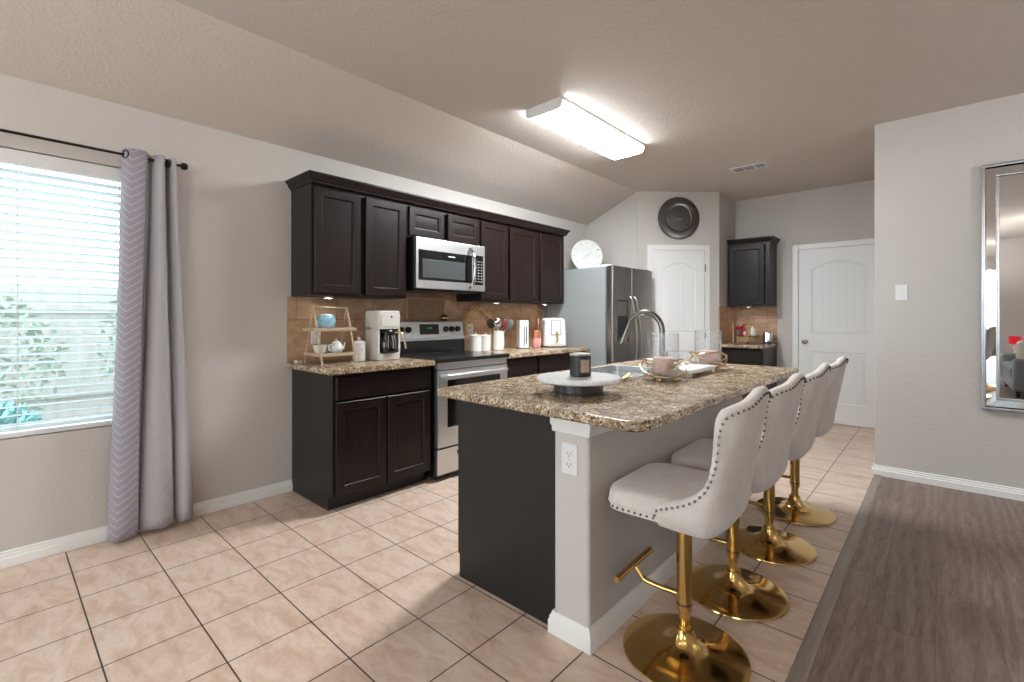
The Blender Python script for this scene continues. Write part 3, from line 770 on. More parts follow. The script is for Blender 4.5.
m = MB(); m.box(.870, .095, 1.0, .8735, .295, 1.25, .001); m.build('dispenser_recess', M_BLACK, dsp)
m = MB(); m.box(.871, .10, 1.0, .895, .29, 1.02, .004); m.build('drip_tray', M_PEWTER, dsp)
for y in (.05, FW-.05):
    m = MB(); m.box(.69, y-.04, FH-.010, .84, y+.04, FH+.014, .006); m.build('hinge_cover', M_WPLAST if y < .1 else M_BLACK, fr)

ck = thing('wall_clock', 'round white clock leaning on top of the refrigerator', 'clock', (.30, 4.83, FH-.006), math.radians(-38))
Mc = basis((0, 1, 0), (-math.sin(.12), 0, math.cos(.12)), (math.cos(.12), 0, math.sin(.12)), (.0, 0, .200))
m = MB(); m.lathe([(.190, -.016), (.198, -.012), (.198, .004), (.190, .010), (.184, .004), (.182, .003)], 56, Mc); m.build('face', M_WPLAST, ck)
for k in range(12):
    a = 2*PI*k/12
    m = MB(); m.box(-.004, .145, .0032, .004, .168, .0044, 0, Mc @ Matrix.Rotation(a, 4, 'Z')); m.build('hour_mark', M_PEWTER if k == 10 else M_PRINT, ck)
for a, L_ in ((-.9, .06), (2.3, .08)):
    m = MB(); m.box(-.003, -.01, .0045, .003, L_, .006, 0, Mc @ Matrix.Rotation(a, 4, 'Z')); m.build('hand', M_PRINT, ck)
m = MB(); m.lathe([(.008, .004), (.008, .008), (.003, .009)], 14, Mc); m.build('hub', M_PRINT, ck)

md = thing('wall_medallion', 'large round dark pewter charger hung above the pantry door', 'wall decor', Vector((PA.x, PA.y, 2.432))+d45*.506)
Mm = basis(d45, (0, 0, 1), n45)
m = MB(); m.lathe([(.02, .001), (.245, .001), (.257, .010), (.252, .020), (.236, .024), (.185, .030), (.150, .022), (.144, .018), (.120, .024)], 64, Mm); rim = m.build('rim', M_PEWTER, md)
m = MB(); m.lathe([(.142, .014), (.132, .022), (.110, .021), (.085, .023), (.060, .019), (.045, .022), (.020, .030), (.006, .032)], 48, Mm); m.build('centre_dish', M_PEWTER, md)
m = MB(); m.torus((0, 0, 0), .146, .006, Mm, 56, 8); 
for v in m.bm.verts: v.co += n45*.026
m.build('ring_bead', M_STEELD, md)

# ------------------------------------------------------------------ island
IX0, IXW, IX1, IY0, IY1 = 1.708, 2.308, 2.470, 1.545, 3.36
isl = thing('kitchen_island', 'kitchen island with a dark end panel and a painted knee wall', 'island', (0, 0, 0))
m = MB(); m.box(IX0+.055, IY0+.01, .001, IXW, IY1, .69); m.box(IX0+.055, IY1-.02, .68, IXW, IY1, .877); m.box(IXW-.02, IY0+.01, .68, IXW, IY1-.02, .877); m.build('carcass', M_ESPSIDE, isl)
m = MB(); m.prism([(IX0+.024, 0), (IXW-.001, 0), (IXW-.001, .877), (IX0+.024, .877)], IY0, IY0+.018, basis((1, 0, 0), (0, 0, 1), (0, 1, 0))); m.build('end_panel', M_ESPSIDE, isl)
m = MB(); m.box(IX0, IY0+.012, .10, IX0+.056, IY1, .877, .001); m.build('face_frame', M_ESP, isl)
yy = IY0+.03
Mi = lambda y, z: basis((0, -1, 0), (0, 0, 1), (-1, 0, 0), (IX0, y, z))
for wdt in (.42, .44, .44, .42):
    shaker(wdt, .590, Mi(yy+wdt, .115)).build('door', M_ESP, isl)
    slab(wdt, .145, Mi(yy+wdt, .718)).build('drawer', M_ESP, isl)
    yy += wdt+.012
m = MB(); m.loops([[Vector((x, y, z)) for x, y in rrect(IXW, 1.528, IX1, IY1+.01, .014, 4)] for z in (.001, .877)], True, True, True); kw = m.build('knee_wall', M_WALL, isl)
m = MB(); m.sweep([(IXW, IY0+.02), (IXW, 1.528), (IX1, 1.528), (IX1, IY1+.01)], [(0, .001), (.017, .001), (.017, .050), (.013, .058), (.013, .067), (.008, .074), (.005, .086), (0, .086)]); m.build('baseboard', M_TRIM, isl)
m = MB(); m.sweep([(IXW, IY0+.02), (IXW, 1.528), (IX1, 1.528), (IX1, IY1+.01)], [(0, .792), (.004, .792), (.006, .802), (.006, .812), (.011, .822), (.011, .850), (.016, .858), (.016, .8765), (0, .8765)]); m.build('capital_molding', M_TRIM, isl)

ot = thing('wall_outlet', 'white duplex power outlet on the island end post', 'outlet', (2.385, 1.5275, .696))
Mo = basis((1, 0, 0), (0, 0, 1), (0, -1, 0))
def outlet_parts(root, M):
    m = MB(); m.loops([[M @ Vector((a, b, n)) for a, b in rrect(-.037+d, -.060+d, .037-d, .060-d, .004, 3)] for d, n in ((0, 0), (0, .003), (.003, .006))], True, True, True); p = m.build('cover_plate', M_WPLAST, root)
    for b in (.021, -.021):
        m = MB(); m.prism(rrect(-.015, b-.0145, .015, b+.0145, .008, 4), .0055, .0085, M); rc = m.build('receptacle', M_WPLAST, p)
        m = MB(); m.box(-.0075, b-.002, .0083, -.0055, b+.007, .0089, 0, M); m.box(.0055, b-.002, .0083, .0075, b+.006, .0089, 0, M); m.cyl(M @ Vector((0, b-.008, .0083)), M @ Vector((0, b-.008, .0089)), .0025, seg=8); m.build('slot', M_DARKHOLE, rc)
    m = MB(); m.cyl(M @ Vector((0, 0, .005)), M @ Vector((0, 0, .0072)), .003, seg=10); m.build('screw', M_PRINT, p)
outlet_parts(ot, Mo)
Mx = basis((0, 1, 0), (0, 0, 1), (1, 0, 0))
ot = thing('wall_outlet', 'white power outlet on the backsplash behind the tiered rack', 'outlet', (.0105, 1.655, 1.098)); outlet_parts(ot, Mx)
ot = thing('wall_outlet', 'white power outlet on the backsplash above the white canisters', 'outlet', (.0105, 3.205, 1.115)); outlet_parts(ot, Mx)
sw = thing('light_switch', 'white rocker light switch on the right wall left of the mirror', 'switch', (3.210, 4.7165, 1.425))
m = MB(); m.loops([[Mo @ Vector((a, b, n)) for a, b in rrect(-.037+d, -.060+d, .037-d, .060-d, .004, 3)] for d, n in ((0, 0), (0, .003), (.003, .006))], True, True, True); p = m.build('cover_plate', M_WPLAST, sw)
m = MB(); m.box(-.006, -.012, .0055, .006, .012, .012, .002, Mo); m.build('toggle', M_WPLAST, p)

# island worktop with sink cut-out
SX0, SX1, SY0, SY1 = 1.800, 2.208, 2.06, 2.86
outer = [(1.715, 1.385)]
outer = []
for (cx, cy, a0, r) in ((2.762-.070, 1.375+.070, -PI/2, .070), (2.762-.02, 3.50-.02, 0, .02), (1.728+.01, 3.50-.01, PI/2, .01), (1.728+.012, 1.405+.012, PI, .012)):
    for k in range(9): a = a0+PI/2*k/8; outer.append((cx+r*math.cos(a), cy+r*math.sin(a)))
hole = rrect(SX0, SY0, SX1, SY1, .045, 5)
m = MB(); z0, z1, e = .878, .914, .007
m.prism(inset(outer, e), z1-.0005, z1, holes=[hole]) if False else None
for z, lp in ((z1, inset(outer, e)), (z0, inset(outer, e))):
    es = []
    for l_ in (lp, hole):
        vs = [m.bm.verts.new((a, b, z)) for a, b in l_]
        es += [m.bm.edges.new((vs[i], vs[(i+1) % len(vs)])) for i in range(len(vs))]
    bmesh.ops.triangle_fill(m.bm, edges=es, use_beauty=True, use_dissolve=False)
m.loops([[Vector((a, b, z)) for a, b in (inset(outer, d) if d else outer)] for d, z in ((e, z0), (0, z0+e), (0, z1-e), (e*.3, z1-e*.3), (e, z1))])
m.loops([[Vector((a, b, z)) for a, b in hole] for z in (z0, z1)])
tag(m.build('island_countertop', M_GRAN), 'speckled brown granite worktop on the island with a rounded near corner', 'worktop')

sk = thing('sink', 'double bowl stainless sink with a thin rim in the island worktop', 'sink', (0, 0, 0))
def bowl(y0, y1):
    m = MB(); m.loops([[Vector((a, b, z)) for a, b in rrect(SX0-.004+d, y0+d, SX1+.004-d, y1-d, .045, 5)] for d, z in ((0, .877), (.004, .86), (.012, .72), (.045, .70))], True, False, True)
    return m
for y0, y1 in ((SY0-.004, 2.452), (2.468, SY1+.004)):
    b = bowl(y0, y1).build('bowl', M_STEEL, sk)
    m = MB(); m.lathe([(.042, .702), (.038, .704), (.02, .702)], 24, Matrix.Translation(((SX0+SX1)/2, (y0+y1)/2, 0))); m.build('drain', M_CHROME, b)
m = MB()
m.loops([[Vector((a, b, z)) for a, b in rrect(SX0-d, SY0-d, SX1+d, SY1+d, .045+d, 5)] for d, z in ((-.004, .880), (-.004, .916), (.000, .9175), (.012, .9170), (.014, .9145))]); m.build('rim', M_STEEL, sk)
m = MB(); m.box(SX0, 2.445, .70, SX1, 2.475, .872, .006); m.build('divider', M_STEEL, sk)

fc = thing('faucet', 'brushed nickel gooseneck pull-down faucet behind the sink on the island', 'faucet', (2.275, 2.575, .9145), PI)
m = MB(); m.lathe([(.030, 0), (.030, .006), (.024, .010), (.0225, .012), (.0225, .085), (.020, .092), (.016, .096)], 28); m.build('base', M_NICKEL, fc)
pts = [(0, 0, .09), (0, 0, .17), (0, 0, .245)]
for k in range(1, 15):
    a = PI*k/16*1.03; pts.append((.105-.105*math.cos(a), 0, .245+.105*math.sin(a)))
m = MB(); m.tube(pts, .0155, 16); m.build('spout', M_NICKEL, fc)
p1 = Vector(pts[-1]); dr_ = (Vector(pts[-1])-Vector(pts[-2])).normalized()
m = MB(); m.cyl(p1-dr_*.006, p1+dr_*.075, .0170, .0185, 18); m.cyl(p1+dr_*.075, p1+dr_*.118, .0185, .022, 18); hd = m.build('spray_head', M_NICKEL, fc)
m = MB(); m.cyl(p1+dr_*.118, p1+dr_*.122, .016, seg=18); m.build('nozzle', M_BLACK, hd)
m = MB(); m.tube([(0, -.018, .06), (0, -.045, .062), (.0, -.055, .075), (0, -.062, .13)], [.009, .009, .007, .006], 10); m.build('lever', M_NICKEL, fc)

# ------------------------------------------------------------------ things on the island
cs = thing('cake_stand', 'white marble cake stand with a low foot under the black candle', 'cake stand', (2.288, 1.728, .9145))
m = MB(); m.lathe([(.02, .050), (.168, .050), (.178, .056), (.179, .066), (.174, .071), (.02, .071)], 64); m.build('plate', M_MARBLE, cs)
m = MB(); m.lathe([(.112, 0), (.112, .006), (.106, .010), (.106, .046), (.110, .0502)], 40); m.build('foot', mat('shadow dark cake foot', lin(62, 56, 54), .3), cs)  # foot coloured dark to stand in for the shadow below the plate
bc = thing('candle_jar', 'squat black candle jar with a stone lid on the cake stand', 'candle', (2.288, 1.742, .9862), math.radians(-26))
m = MB(); m.lathe([(.042, 0), (.0455, .003), (.0455, .084), (.043, .087), (.02, .087)], 40); m.build('jar', M_BLACK, bc)
m = MB(); m.lathe([(.0462, .0872), (.0470, .090), (.0465, .095), (.030, .0985), (.006, .1005)], 40); m.build('lid', M_STONELID, bc)
lab = MB(); n_ = 10; A0, A1 = -.50, .42
lab.loops([[Vector((r*math.cos(a), r*math.sin(a), z)) for a in [A0+(A1-A0)*i/n_ for i in range(n_+1)]] for r, z in ((.0456, .018), (.0463, .018), (.0463, .072), (.0456, .072))], False)
lb = lab.build('label', M_LABEL, bc)
fr_ = MB()
def arc(z, r, a0, a1, n=8): return [(r*math.cos(a0+(a1-a0)*i/n), r*math.sin(a0+(a1-a0)*i/n), z) for i in range(n+1)]
fr_.tube(arc(.022, .0465, A0+.08, A1-.08)+arc(.068, .0465, A1-.08, A0+.08), .0007, 4, True)
for z, k in ((.058, .22), (.050, .12), (.042, .25), (.034, .16)): fr_.tube(arc(z, .0465, A0+k, A1-k), .0010, 4)
fr_.build('label_print', M_BLACK, lb)

def candle_holder(label, x, y, rz):
    r = thing('candle_holder', label, 'candle holder', (x, y, .9145), rz, 'gold ring candle holders on the island')
    for a in (0.4, 2.5, 4.6):
        m = MB(); m.lathe([(.009, 0), (.010, .004), (.007, .014), (.006, .022)], 12, Matrix.Translation((.06*math.cos(a), .06*math.sin(a), 0))); m.build('foot', M_GOLD, r)
    m = MB(); m.lathe([(.082, .020), (.084, .022), (.084, .026), (.02, .027)], 40); m.build('tray', M_GOLDP, r)
    m = MB(); m.lathe([(.077, .028), (.0785, .030), (.0785, .240), (.0760, .241), (.0755, .240), (.0755, .032), (.002, .031)], 40, cap0=False, cap1=False); m.build('glass_cylinder', M_SEED, r)
    m = MB(); m.lathe([(.050, .033), (.052, .036), (.052, .112), (.048, .116), (.030, .113), (.004, .112)], 36); c = m.build('candle', M_PINK, r)
    m = MB(); m.cyl((0, 0, .112), (.002, 0, .124), .0014, seg=6); m.build('wick', M_BLACK, c)
    for ax, ay, R_, zc in ((.34, .10, .112, .064), (-.30, .28, .108, .068), (.12, -.42, .106, .062)):
        m = MB(); m.torus((0, 0, zc), R_, .0040, Matrix.Rotation(ax, 4, 'X') @ Matrix.Rotation(ay, 4, 'Y'), 56, 8); m.build('ring', M_GOLDP, r)
candle_holder('gold ring candle holder with pink candle nearer the camera, beside the faucet', 2.374, 2.368, .3)
candle_holder('gold ring candle holder with pink candle farther from the camera, past the marble board', 2.366, 3.026, 1.5)

bd = thing('serving_board', 'white marble serving board on small feet between the candle holders', 'board', (2.385, 2.715, .9145), 0)
m = MB(); m.loops([[Vector((a, b, z)) for a, b in rrect(-.070+d, -.195+d, .070-d, .195-d, .012, 4)] for d, z in ((.003, .020), (0, .023), (0, .037), (.003, .040))], True, True, True); m.build('slab', M_MARBLE, bd)
for a in (-.045, .045):
    for b in (-.165, .165): m = MB(); m.box(a-.018, b-.018, 0, a+.018, b+.018, .0205, .003); m.build('foot', M_WHITE, bd)

lf = thing('leaf_ornament', 'small gold leaf ornament lying at the sink rim behind the cake stand', 'ornament', (2.235, 2.215, .9145), .6)
for k in range(7):
    a = -1.2+k*.42; L_ = .045+.012*(k % 3)
    m = MB(); Mk = Matrix.Rotation(a, 4, 'Z') @ Matrix.Rotation(-.35-.15*(k % 2), 4, 'Y')
    m.loops([[Mk @ Vector((x, wv, .006+h)) for wv, h in ((-ww, .0), (0, .003), (ww, 0), (0, -.0015))] for x, ww in ((.002, .003), (L_*.35, .012), (L_*.7, .010), (L_, .001))], True, True, True)
    m.build('leaf', M_GOLDLEAF, lf)
m = MB(); m.tube([(-.045, .004, .005), (-.02, -.004, .006), (.01, 0, .008)], .003, 8); m.build('stem', M_GOLDLEAF, lf)

# ------------------------------------------------------------------ bar stools
def cat(path, k=8):
    P = []; n = len(path)
    for i in range(n-1):
        p0, p1, p2, p3 = [Vector(path[max(0, min(n-1, i+d))]) for d in (-1, 0, 1, 2)]
        for j in range(k):
            t = j/k; P.append(.5*((2*p1)+(p2-p0)*t+(2*p0-5*p1+4*p2-p3)*t*t+(3*p1-p0-3*p2+p3)*t**3))
    P.append(Vector(path[-1])); return P

def make_stool():
    r = thing('bar_stool', 'x', 'bar stool', (0, 0, 0), 0, 'white velvet bar stools along the island')
    # base, column, lift tube
    m = MB(); m.lathe([(.205, 0), (.217, .001), (.221, .005), (.219, .010), (.20, .014), (.14, .020), (.095, .028), (.062, .042), (.043, .062), (.034, .085), (.031, .098), (.020, .100)], 72); m.build('base', M_GOLD, r)
    m = MB(); m.lathe([(.0205, .097), (.0205, .17)], 28); m.lathe([(.024, .097), (.026, .103), (.024, .109)], 28); m.build('lift_tube', M_GOLD, r)
    m = MB(); m.lathe([(.0255, .160), (.0275, .162), (.0275, .535)], 32); cl = m.build('column', M_GOLD, r)
    m = MB(); m.lathe([(.0280, .182), (.0285, .186), (.0280, .190)], 32); m.build('seam_ring', M_NAIL, cl)
    # footrest: arm bent up to a cross bar
    m = MB(); m.tube(cat([(-.02, 0, .212), (-.10, 0, .210), (-.155, 0, .216), (-.180, 0, .240), (-.195, 0, .258)], 5), .0095, 12); ar = m.build('footrest_arm', M_GOLD, r)
    m = MB(); m.cyl((-.198, -.150, .262), (-.198, .150, .262), .0125, seg=16); m.build('foot_bar', M_GOLD, r)
    m = MB(); m.cyl((-.02, .02, .522), (-.02, .17, .512), .005, seg=8); m.cyl((-.02, .17, .512), (-.02, .20, .511), .008, seg=10); m.build('height_lever', M_GOLD, r)
    m = MB(); m.lathe([(.03, .515), (.085, .535), (.10, .547)], 28); m.build('seat_plate', M_BLACK, r)
    # seat cushion
    m = MB(); rings = []
    def seat_out(d): 
        pts = []
        for (cx, cy, a0, rr) in ((.060, .145, 0, .07), (-.150, .145, PI/2, .07), (-.150, -.145, PI, .07), (.060, -.145, 1.5*PI, .07)):
            for k in range(7): a = a0+PI/2*k/6; pts.append((cx*(1-d*2.0)+(rr*(1-d*2))*math.cos(a), cy*(1-d*2.0)+(rr*(1-d*2))*math.sin(a)))
        return pts
    for d, z in ((.03, .546), (.004, .548), (0, .556), (0, .590), (.006, .607), (.022, .619), (.06, .626), (.14, .630), (.25, .628), (.40, .625)):
        rings.append([Vector((a, b, z)) for a, b in seat_out(d)])
    m.loops(rings, True, True, True); st = m.build('seat', M_VELVET, r)
    nm = MB(); per = seat_out(0); L = [0]; per2 = per+[per[0]]
    for i in range(len(per)): L.append(L[-1]+(Vector(per2[i+1])-Vector(per2[i])).length)
    n = int(L[-1]/.022)
    for k in range(n):
        sL = L[-1]*k/n; i = max(j for j in range(len(L)-1) if L[j] <= sL); t = (sL-L[i])/max(L[i+1]-L[i], 1e-6)
        p = Vector(per2[i]).lerp(Vector(per2[i+1]), t)
        if p.x > -.01: continue
        nm.sphere((p.x*1.004, p.y*1.004, .559), .0050, 1, 1, 1, 8)
    nm.build('nailhead_trim', M_NAIL, st)
    m = MB(); m.tube([Vector((a, b, .570)) for a, b in seat_out(-.002)], .0035, 6, True); m.build('piping', M_VELVET, st)
    # backrest shell: plan path and upper edge
    half = [(-.020, -.224), (.02, -.229), (.07, -.232), (.115, -.231), (.148, -.222), (.170, -.200), (.185, -.168), (.195, -.125), (.201, -.075), (.204, 0)]
    path = cat(half, 14); path = path+[Vector((p.x, -p.y)) for p in path[-2::-1]]
    n = len(path); S = [0]
    for i in range(1, n): S.append(S[-1]+(path[i]-path[i-1]).length)
    tot = S[-1]
    keys = [(0, .592), (.010, .614), (.05, .630), (.10, .652), (.132, .674), (.154, .702), (.166, .738), (.172, .79), (.175, .84), (.177, .89), (.183, .924), (.197, .948), (.23, .964), (.28, .976), (.33, .992), (.37, 1.004), (.5, 1.008)]
    def hgt(s):
        u = min(s, tot-s); k = tot/2; 
        K = [(a if a < .25 else a, b) for a, b in keys]
        for (a, b), (c, d) in zip(K, K[1:]):
            if a <= u <= c: t = (u-a)/(c-a); t = t*t*(3-2*t) if False else t; return b+(d-b)*t
        return K[-1][1]
    nz = 16; th = .038
    def lean(z): return .070*max(0, (z-.62))/.38
    N = []
    for i in range(n):
        t = (path[min(i+1, n-1)]-path[max(i-1, 0)]).normalized(); N.append(Vector((t.y, -t.x)))
    rings = []; edge = []; inner_edge = []
    zb = .530
    for i in range(n):
        p, nn = path[i], N[i]; h = hgt(S[i]); ring = []
        u = min(S[i], tot-S[i]); thk = th*min(1, .55+u/.06)
        back = max(0, min(1, (p.x-.06)/.10))
        def pt(off, z):
            l = lean(z)*back; bulge = .012*math.sin(PI*min(1, max(0, (z-zb)/.3)))
            cr = -.030*(1-min(1, (z-zb)/.07))**2 if z < zb+.07 else 0
            fl = -.024*max(0, min(1, (z-.78)/.15))*math.exp(-((u-.18)/.05)**2)
            return Vector((p.x+l+fl+nn.x*(off+cr), p.y*(1-.06*back*max(0, z-.7)/.3)+nn.y*(off+cr), z))
        for k in range(nz+1): ring.append(pt(.0, zb+(h-.014-zb)*k/nz))
        ring.append(pt(-thk*.15, h-.004)); ring.append(pt(-thk*.5, h)); ring.append(pt(-thk*.85, h-.004))
        for k in range(nz, -1, -1): ring.append(pt(-thk, zb+(h-.014-zb)*k/nz))
        edge.append(pt(.0025, h-.020)); inner_edge.append(pt(-thk*.5, h))
        rings.append(ring)
    m = MB(); m.loops(rings, True, True, True); bk = m.build('backrest', M_VELVET, r, ang=60)
    nm = MB(); acc = 0; lastp = None
    E2 = []
    for i in range(len(edge)-1):
        for k in range(6): E2.append(edge[i].lerp(edge[i+1], k/6))
    for p in E2:
        if lastp is None or (p-lastp).length >= .0205: nm.sphere(p, .0050, 1, 1, 1, 8); lastp = p
    nm.build('nailhead_trim', M_NAIL, bk)
    # tufting buttons on the inside of the back
    for row, z in enumerate((.72, .80, .88)):
        for j in range(-2, 3):
            yy = (j+(.5 if row % 2 else 0))*.075
            if abs(yy) > .16: continue
            x = .208-th+lean(z)-.30*yy*yy*2.2-.004
            m = MB(); m.sphere((x-.002, yy, z), .008, .5, 1, 1, 10); m.build('tuft_button', M_VELVET, bk)
    return r
st0 = make_stool()
for i, (x, y, rz, lb) in enumerate(((2.735, 1.757, .04, 'white velvet bar stool nearest the camera at the near end of the island'),
        (2.740, 2.290, .02, 'second white velvet bar stool from the near end of the island'),
        (2.745, 2.875, .03, 'third white velvet bar stool from the near end of the island'),
        (2.745, 3.478, .00, 'farthest white velvet bar stool, in front of the white back door'))):
    o = st0 if i == 0 else copy_tree(st0)
    o.location = (x, y, .001); o.rotation_euler = (0, 0, rz); o['label'] = lb

# ------------------------------------------------------------------ things on the left worktop
CZ = .9145
rk = thing('tiered_rack', 'two-tier wooden A-frame rack at the left end of the worktop', 'rack', (.215, 1.665, CZ+.001))
RL = .125
for s in (-1, 1):
    y = s*RL
    for x0 in (-.125, .135):
        m = MB(); m.tube([(x0, y, 0), (0.0+.004*(1 if x0 > 0 else -1), y, .388)], .0065, 8); m.build('leg', M_RACK, rk)
m = MB(); m.cyl((0, -RL-.008, .388), (0, RL+.008, .388), .007, seg=10); m.build('top_bar', M_RACK, rk)
for z, hx, hy in ((.235, .075, .165), (.062, .125, .135)):
    m = MB(); m.box(-hx, -hy, z-.010, hx, hy, z, .002)
    for a, b, c, d in ((-hx, -hy, -hx+.008, hy), (hx-.008, -hy, hx, hy), (-hx, -hy, hx, -hy+.008), (-hx, hy-.008, hx, hy)): m.box(a, b, z, c, d, z+.012, .002)
    m.build('shelf', M_RACK, rk)
v = thing('vase', 'round mottled blue ceramic vase on the upper shelf of the rack', 'vase', (.225, 1.628, CZ+.237))
m = MB(); m.lathe([(.030, 0), (.045, .006), (.060, .030), (.064, .060), (.058, .090), (.044, .104), (.036, .108), (.032, .104), (.040, .090)], 36, cap1=False); m.build('body', M_BLUE, v)
bw = thing('bowl', 'small white bowl on the lower shelf of the rack', 'bowl', (.235, 1.580, CZ+.063))
m = MB(); m.lathe([(.022, 0), (.026, .004), (.036, .020), (.046, .055), (.050, .066), (.047, .066), (.042, .052), (.030, .016), (.005, .010)], 36); m.build('body', M_WHITE, bw)
tp = thing('teapot', 'small white teapot with lid on the lower shelf of the rack', 'teapot', (.235, 1.700, CZ+.063), .3)
m = MB(); m.lathe([(.026, 0), (.032, .004), (.046, .025), (.048, .042), (.040, .062), (.030, .072), (.028, .074)], 32); m.build('body', M_WHITE, tp)
m = MB(); m.lathe([(.031, .0745), (.028, .080), (.014, .090), (.006, .092), (.005, .097), (.009, .102), (.007, .108), (.002, .110)], 24); m.build('lid', M_WHITE, tp)
m = MB(); m.tube(cat([(0, .040, .030), (0, .062, .036), (0, .072, .056), (0, .082, .070)], 4), [.011]*5+[.009]*4+[.007]*4, 10); m.build('spout', M_WHITE, tp)
m = MB(); m.tube(cat([(0, -.038, .058), (0, -.062, .064), (0, -.074, .045), (0, -.062, .026), (0, -.042, .020)], 4), .0045, 8); m.build('handle', M_WHITE, tp)
sa = thing('saucer', 'flat white saucer beside the teapot on the lower shelf of the rack', 'saucer', (.300, 1.640, CZ+.063))
m = MB(); m.lathe([(.020, 0), (.024, .002), (.036, .006), (.038, .008), (.020, .005), (.004, .004)], 32); m.build('plate', M_WHITE, sa)
jr = thing('lidded_jar', 'white lidded ceramic jar between the rack and the coffee maker', 'jar', (.255, 1.866, CZ))
m = MB(); m.lathe([(.040, 0), (.046, .004), (.047, .120), (.049, .126), (.045, .130), (.02, .130)], 36); m.build('body', M_WHITE, jr)
m = MB(); m.lathe([(.050, .1305), (.051, .136), (.046, .142), (.020, .150), (.008, .153), (.007, .158), (.012, .166), (.009, .174), (.002, .176)], 32); m.build('lid', M_WHITE, jr)
m = MB(); m.lathe([(.008, 0), (.0085, .0005), (.006, .0008)], 16, Matrix.Translation((.0472, -.004, .085)) @ Matrix.Rotation(PI/2, 4, 'Y') @ Matrix.Diagonal((1.6, 1, 1, 1))); m.build('crest', M_PRINT, jr)
pg = thing('charger_plug', 'small white block lying on the worktop at the wall behind the rack', 'plug', (.075, 1.500, CZ), .2)
m = MB(); m.box(-.016, -.024, 0, .016, .024, .020, .004); m.build('body', M_WPLAST, pg)
m = MB(); m.cyl((0, .024, .010), (0, .036, .010), .004, seg=8); m.build('prong', M_PRINT, pg)

cm = thing('coffee_maker', 'cream drip coffee maker with black carafe and gold handle', 'coffee maker', (.255, 2.058, CZ), 0)
m = MB(); zt = .372
def cring(d, z): return [Vector((a, b, z)) for a, b in rrect(-.115+d, -.098+d, .108-d, .098-d, .028, 5)]
side = [(-.115, -.098), (-.115, .098)]
# body as a C-shape: back tower, base, head
def rbox(x0, y0, z0, x1, y1, z1, r, e=.006):
    mm = MB(); mm.loops([[Vector((a, b, z)) for a, b in rrect(x0+d, y0+d, x1-d, y1-d, max(r-d, .002), 5)] for d, z in ((e, z0), (0, z0+e), (0, z1-e), (e*.3, z1-e*.3), (e, z1))], True, True, True); return mm
b1 = rbox(-.085, -.098, 0, .108, .098, .052, .022)
b1.loops([[Vector((a, b, z)) for a, b in rrect(-.085, -.098, .030, .098, .022, 5)] for z in (.045, .245)], True, True, True)
b1.loops([[Vector((a, b, z)) for a, b in rrect(-.085+d, -.098+d, .108-d, .098-d, .022, 5)] for d, z in ((0, .235), (0, zt-.012), (.004, zt-.003), (.014, zt))], True, True, True)
for s in (-1, 1): b1.box(.018, s*.098-.016*(s > 0), .05, .100, s*.098+.016*(s < 0), .24)
b1.build('housing', M_CREAM, cm)
m = MB(); m.box(.0305, -.080, .053, .0335, .080, .235); m.build('bay_back', M_BLACK, cm)
m = MB(); m.box(.106, -.074, .250, .113, .074, .345, .004); fb = m.build('brew_basket_door', M_CREAM, cm)
m = MB(); m.lathe([(.007, 0), (.007, .002), (.003, .003)], 16, basis((0, 1, 0), (0, 0, 1), (1, 0, 0), (.113, .012, .325))); m.build('logo_badge', M_PEWTER, fb)
m = MB(); m.lathe([(.045, .054), (.060, .060), (.066, .100), (.062, .150), (.046, .192), (.044, .205)], 32, Matrix.Translation((.078, 0, 0))); cf = m.build('carafe', M_BLKGLASS, cm)
m = MB(); m.lathe([(.048, .2055), (.050, .215), (.044, .226), (.01, .228)], 28, Matrix.Translation((.078, 0, 0))); m.build('carafe_lid', M_BLACK, cf)
m = MB(); m.tube(cat([(.105, .045, .205), (.135, .075, .208), (.150, .088, .185), (.160, .098, .130), (.164, .104, .085)], 4), .008, 10); m.build('carafe_handle', M_GOLDP, cf)
for a in (-.5, .1, .55):
    m = MB(); m.tube([(.078+.0665*math.cos(a), .0665*math.sin(a), .09), (.078+.065*math.cos(a), .065*math.sin(a), .14), (.078+.051*math.cos(a), .051*math.sin(a), .185)], .003, 6); m.build('carafe_band', M_STEEL, cf)

# spice shakers on the range backguard
sp = thing('shaker', 'round black and gold shaker on top of the range backguard at its right end', 'shaker', (.038, 2.855, 1.2035))
m = MB(); m.lathe([(.018, 0), (.028, .006), (.034, .024), (.031, .042), (.020, .052)], 24); m.build('body', M_BLACK, sp)
m = MB(); m.lathe([(.0205, .0522), (.018, .058), (.006, .062)], 20); m.build('cap', M_GOLD, sp)
m = MB(); m.lathe([(.0348, .020), (.0352, .024), (.0342, .030)], 24, cap0=False, cap1=False); m.build('band', M_GOLD, sp)
sp = thing('shaker', 'small pale shaker on the range backguard just right of the coffee maker', 'shaker', (.038, 2.365, 1.2035))
m = MB(); m.lathe([(.013, 0), (.015, .004), (.014, .038), (.010, .044)], 20); m.build('body', M_GOLDP, sp)
m = MB(); m.lathe([(.011, .0442), (.011, .052), (.004, .056)], 20); m.build('cap', M_WHITE, sp)

